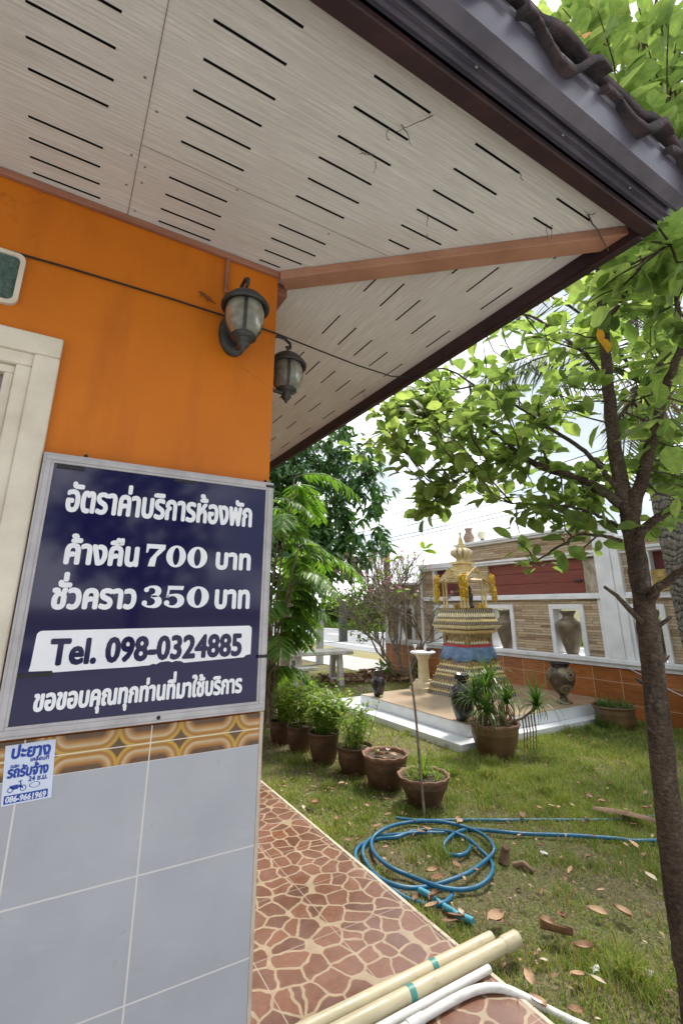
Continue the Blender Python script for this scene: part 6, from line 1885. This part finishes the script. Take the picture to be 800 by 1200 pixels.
def make_blades(n, xr, yr, h0, h1, w, seed):
    r = np.random.default_rng(seed)
    x = r.uniform(*xr, n); y = r.uniform(*yr, n)
    cv = cover(x, y)
    # tufting
    tuft = 0.5 + 0.5 * noise2(x, y, 23.0, 1.0)
    keep = allowed(x, y) & (r.uniform(0, 1, n) < cv * (0.35 + 0.65 * tuft))
    x, y, cv = x[keep], y[keep], cv[keep]; n = len(x)
    h = r.uniform(h0, h1, n) * (0.55 + 0.6 * cv); a = r.uniform(0, 2 * PI, n); lean = r.uniform(0.1, 1.1, n)
    dx, dy = np.cos(a), np.sin(a); sx, sy = -dy, dx
    W = w * r.uniform(0.6, 1.3, n)
    V = np.zeros((n, 5, 3))
    for i, (t, ws) in enumerate(((0, 1), (0, -1), (0.55, 0.8), (0.55, -0.8), (1.0, 0))):
        off = lean * t * t * h; zz = LZ + h * t * (1 - 0.25 * lean * t)
        V[:, i, 0] = x + dx * off + sx * W * ws * 0.5; V[:, i, 1] = y + dy * off + sy * W * ws * 0.5; V[:, i, 2] = zz - (0.004 if t == 0 else 0)
    base = (np.arange(n) * 5)[:, None]
    quads = base + np.array([[0, 1, 3, 2]]); tris = base + np.array([[2, 3, 4]])
    return V.reshape(-1, 3), quads, tris
def np_mesh(name, V, quads, tris, mat):
    me = bpy.data.meshes.new(name)
    nq, ntr = len(quads), len(tris)
    me.vertices.add(len(V)); me.vertices.foreach_set('co', V.ravel())
    me.loops.add(nq * 4 + ntr * 3); me.loops.foreach_set('vertex_index', np.concatenate([quads.ravel(), tris.ravel()]))
    me.polygons.add(nq + ntr)
    me.polygons.foreach_set('loop_start', np.concatenate([np.arange(nq) * 4, nq * 4 + np.arange(ntr) * 3]))
    me.materials.append(mat); me.update(calc_edges=True); me.validate()
    return me
parts_ = [make_blades(175000, (1.775, 4.3), (0.9, 4.4), 0.018, 0.052, 0.0038, 1), make_blades(130000, (1.775, 7.1), (3.2, 7.5), 0.022, 0.060, 0.0055, 2), make_blades(9000, (1.775, 1.84), (0.9, 8.0), 0.03, 0.085, 0.0042, 8),
          make_blades(60000, (4.2, 7.1), (1.5, 4.2), 0.022, 0.06, 0.0048, 5), make_blades(30000, (1.8, 7.1), (7.0, 10.6), 0.025, 0.07, 0.008, 3)]
tr_ = np.random.default_rng(77)
for q_ in range(130):      # taller clumps
    cx, cy = tr_.uniform(1.85, 6.9), tr_.uniform(1.0, 7.5)
    w_ = tr_.uniform(0.03, 0.09); parts_.append(make_blades(220, (cx - w_, cx + w_), (cy - w_, cy + w_), 0.05, 0.125, 0.0045, 100 + q_))
Vs, Q, T, off = [], [], [], 0
for V, q, t in parts_:
    Vs.append(V); Q.append(q + off); T.append(t + off); off += len(V)
g = link('grass', np_mesh('grass', np.concatenate(Vs), np.concatenate(Q), np.concatenate(T), M['grass']))
tag(g, 'short patchy green grass with dry blades over the lawn', 'grass', kind='stuff')
# tall grass on the far roadside
r = np.random.default_rng(9)
n = 26000; x = r.uniform(17.8, 22, n); y = r.uniform(12, 70, n)
h = r.uniform(0.15, 0.5, n); a = r.uniform(0, 6.28, n)
V = np.zeros((n, 5, 3))
for i, (t, ws) in enumerate(((0, 1), (0, -1), (0.55, 0.8), (0.55, -0.8), (1.0, 0))):
    V[:, i, 0] = x + np.cos(a) * h * t * t * .5 - np.sin(a) * .03 * ws; V[:, i, 1] = y + np.sin(a) * h * t * t * .5 + np.cos(a) * .03 * ws; V[:, i, 2] = LZ + h * t
b_ = (np.arange(n) * 5)[:, None]
g = link('roadside_grass', np_mesh('roadside_grass', V.reshape(-1, 3), b_ + np.array([[0, 1, 3, 2]]), b_ + np.array([[2, 3, 4]]), M['leaf_far']))
tag(g, 'pale green grass verge on the far side of the road', 'grass', kind='stuff')

# fallen leaves: a few curled shapes, copied
def dry_leaf(seed, L, W):
    r = random.Random(seed); mb = MB(); nu, nv = 8, 4
    vs = []
    curl, twist = r.uniform(0.2, 1.0), r.uniform(-0.5, 0.5)
    for i in range(nu + 1):
        u = i / nu; w = W * max(0.03, math.sin(PI * (u * 0.94 + 0.03))) ** 0.75 * r.uniform(0.92, 1.06)
        for j in range(nv + 1):
            v = j / nv * 2 - 1
            z = curl * W * 0.5 * v * v + 0.12 * L * math.sin(PI * u * r.uniform(0.98, 1.02)) * (0.4 if seed % 2 else -0.1) + twist * v * u * W * 0.4
            vs.append((u * L - L / 2, v * w * 0.5, z + 0.01))
    mb.add(vs, [(i * (nv + 1) + j, i * (nv + 1) + j + 1, (i + 1) * (nv + 1) + j + 1, (i + 1) * (nv + 1) + j) for i in range(nu) for j in range(nv)], 0, True)
    mb.tube([(-L / 2 - 0.02, 0, 0.012), (-L / 2 + 0.01, 0, 0.012)], 0.0012, 4)
    return mb
LM = [(dry_leaf(k, 0.10 * s, 0.052 * s), M[m]) for k, (s, m) in enumerate(((1.0, 'dry1'), (0.8, 'dry1'), (1.15, 'dry2'), (0.7, 'dry3'), (0.9, 'dry2'), (0.62, 'dry1'), (0.75, 'dry2')))]
LMesh = [mb.mesh('fallen_leaf', m) for mb, m in LM]
LN = [('tan', 'curled'), ('tan', 'small'), ('dark brown', 'large curled'), ('pale', 'small'), ('brown', 'curled'), ('tan', 'tiny'), ('brown', 'small')]
first = [None] * 7
big = [(652, 1096, 2, 1.3), (729, 1071, 0, 1.1), (684, 1112, 0, 0.9), (640, 1082, 0, 0.8), (700, 1068, 1, 1.2), (580, 1075, 0, 1.1), (586, 1080, 4, 0.9), (676, 1144, 0, 0.8), (630, 1176, 0, 0.9), (762, 1028, 3, 1.3), (660, 1076, 2, 0.8), (620, 1146, 1, 0.9), (507, 1022, 0, 0.9), (612, 955, 4, 0.9), (368, 942, 0, 1.3), (383, 925, 3, 0.9), (400, 918, 1, 0.9), (443, 968, 4, 1.0), (498, 972, 0, 0.8), (537, 963, 0, 1.0),
       (493, 975, 4, 0.8), (508, 1052, 2, 0.8), (513, 1028, 4, 1.0), (668, 1020, 1, 0.9), (690, 1005, 6, 0.9), (722, 975, 3, 0.9), (736, 950, 1, 1.0), (505, 1063, 0, 0.9), (632, 948, 5, 1.0), (645, 945, 1, 1.0), (655, 947, 5, 1.0), (690, 933, 6, 1.0), (705, 941, 0, 1.0), (742, 990, 1, 1.1), (532, 1075, 2, 0.9), (527, 1080, 4, 0.9), (540, 1070, 3, 0.8), (395, 960, 6, 0.9), (430, 945, 5, 1.0), (455, 955, 6, 1.0), (408, 985, 6, 0.9), (700, 1150, 3, 0.9), (600, 1185, 4, 1.0), (735, 955, 0, 1.0), (757, 948, 6, 1)]
def drop(px, py, k, s, z=None):
    p = gp(px, py, LZ + 0.040)
    place_leaf(p, k, s)
def place_leaf(p, k, s):
    if first[k] is None:
        o = bpy.data.objects.new('fallen_leaf', LMesh[k]); first[k] = o
    else: o = first[k].copy()
    COL.objects.link(o)
    o.location = p; o.scale = (s, s * random.uniform(0.8, 1.1), s * random.uniform(0.4, 0.8))
    o.rotation_euler = (random.uniform(-.3, .3), random.uniform(-.25, .25), random.uniform(0, 6.28))
    tag(o, f'{LN[k][1]} {LN[k][0]} fallen leaf lying dry on the lawn', 'leaf', 'dry leaves fallen on the lawn')
for b in big: drop(b[0], b[1], b[2], b[3] * 0.95)
cnt = 0
while cnt < 235:
    x, y = random.uniform(1.85, 6.8), random.uniform(1.2, 8.5)
    if not bool(allowed(np.array([x]), np.array([y]))[0]): continue
    if random.random() > (0.9 if (x < 3.4) else 0.5): continue
    place_leaf((x, y, LZ + random.uniform(0.02, 0.045)), random.choice((1, 3, 4, 5, 6, 6, 5)), random.uniform(0.35, 0.85)); cnt += 1
for x, y, z, k, s in ((2.66, 3.82, 0.195, 0, 1.1), (2.76, 3.76, 0.20, 1, 1.0), (2.80, 3.90, 0.195, 3, 1.2), (2.64, 3.72, 0.19, 5, 1.0), (2.72, 3.95, 0.19, 3, 1.0)):
    if first[k] is None: place_leaf((x, y, z), k, s); continue
    o = first[k].copy(); COL.objects.link(o); o.location = (x, y, z); o.scale = (s,) * 3; o.rotation_euler = (0.1, 0.1, random.uniform(0, 6))
    tag(o, 'dry leaf lying on the soil of the scalloped pot', 'leaf', 'dry leaves in the scalloped pot')
# dry leaf litter below the bare shrub
mb = MB()
n = 520
P = np.stack([rng.uniform(5.0, 7.0, n), rng.uniform(8.0, 9.9, n), rng.uniform(LZ + .01, LZ + .10, n)], 1)
keep = (np.abs(P[:, 1] - (9.25 - 0.25 * (P[:, 0] - 5))) < 0.55) | (P[:, 0] > 6.3)
P = P[keep]; n = len(P)
D = runit(n); D[:, 2] *= 0.3; N = np.tile([0, 0, 1.0], (n, 1)) + runit(n) * 0.6
Ls = rng.uniform(0.10, 0.19, n); add_leaves(mb, P, D, N, Ls, Ls * 0.5, fold=0.3)
lit = leafmat('dry_litter', (0.16, 0.085, 0.05), (0.30, 0.19, 0.12), (0.46, 0.34, 0.24), 0.8, 0.1, (1, 1, 1))
o = single('leaf_litter', mb, lit, 'drift of dry brown leaves under the bare shrub', 'leaf litter', (6.0, 9.0, LZ), kind='stuff')
mb = MB(); n = 7500
x = rng.uniform(1.8, 6.9, n); y = rng.uniform(1.0, 8.0, n)
k_ = allowed(x, y) & (rng.uniform(0, 1, n) < np.clip(1.15 - cover(x, y) + 0.35 * (x < 3.2), 0.1, 1)); x, y = x[k_], y[k_]; n = len(x)
D = runit(n); D[:, 2] *= 0.35; N = np.tile([0, 0, 1.0], (n, 1)) + runit(n) * 0.7
Ls = rng.uniform(0.012, 0.050, n) * rng.uniform(0.5, 1.0, n); add_leaves(mb, np.stack([x, y, LZ + rng.uniform(0.008, 0.048, n)], 1), D, N, Ls, Ls * rng.uniform(0.12, 0.55, n), shape='lance', fold=0.3)
single('leaf_crumbs', mb, lit, 'crumbs of dry leaf and straw strewn through the lawn', 'leaf litter', (3.5, 3.5, LZ), kind='stuff')
# dead palm husk, stump and scraps
mb = MB()
a, b = gp(694, 948, LZ + 0.045), gp(768, 963, LZ + 0.055)
d = b - a; s = Vector((-d.y, d.x, 0)).normalized()
L = []
for i in range(9):
    t = i / 8; c = a.lerp(b, t) + Vector((0, 0, 0.012 * math.sin(PI * t))); w = 0.020 + 0.012 * math.sin(PI * t)
    L.append([c - s * w, c - s * w * .4 + Vector((0, 0, .016)), c + s * w * .4 + Vector((0, 0, .016)), c + s * w])
vs = [p for r_ in L for p in r_]
mb.add(vs, [(i * 4 + j, i * 4 + j + 1, i * 4 + 5 + j, i * 4 + 4 + j) for i in range(8) for j in range(3)], 0, True)
single('palm_husk', mb, M['dead_wood'], 'long dry brown palm husk lying on the grass by the tree trunk', 'husk', tuple(a))
mb = MB(); c0 = gp(590, 1012, LZ); mb.tube([c0, c0 + Vector((0.02, 0.0, 0.06)), c0 + Vector((0.0, -0.03, 0.10))], [0.035, 0.028, 0.02], 9)
mb.tube([c0 + Vector((0.03, -0.05, 0)), c0 + Vector((0.05, -0.11, 0.03)), c0 + Vector((0.06, -0.17, 0.01))], [0.02, 0.018, 0.01], 8)
single('stump', mb, M['dead_wood'], 'small broken brown stump in the grass right of the hose coil', 'stump', tuple(c0))
for k, (px, py, s, lab) in enumerate(((637, 1001, 0.050, 'crumpled white scrap beside the straight run of hose'), (697, 1138, 0.05, 'white scrap on the bare soil near the tree'), (526, 1068, 0.035, 'small white scrap by the pale blue pipe offcut'), (648, 922, 0.05, 'pale scrap on the grass behind the straight hose'), (758, 1142, 0.06, 'flat grey stone chip beside the tree trunk'))):
    p = gp(px, py, LZ + 0.012); mb = MB(); vs = []
    for i in range(9):
        a = 2 * PI * i / 9; rr = s * 0.62 * random.uniform(0.5, 1); vs.append((p.x + rr * math.cos(a), p.y + rr * 0.7 * math.sin(a), p.z + random.uniform(0, .016)))
    vs.append((p.x, p.y, p.z + 0.018))
    mb.add(vs, [(i, (i + 1) % 9, 9) for i in range(9)])
    single('paper_scrap' if k < 4 else 'stone_chip', mb, M['litter_white'] if k < 4 else M['concrete'], lab, 'scrap' if k < 4 else 'stone', tuple(p))
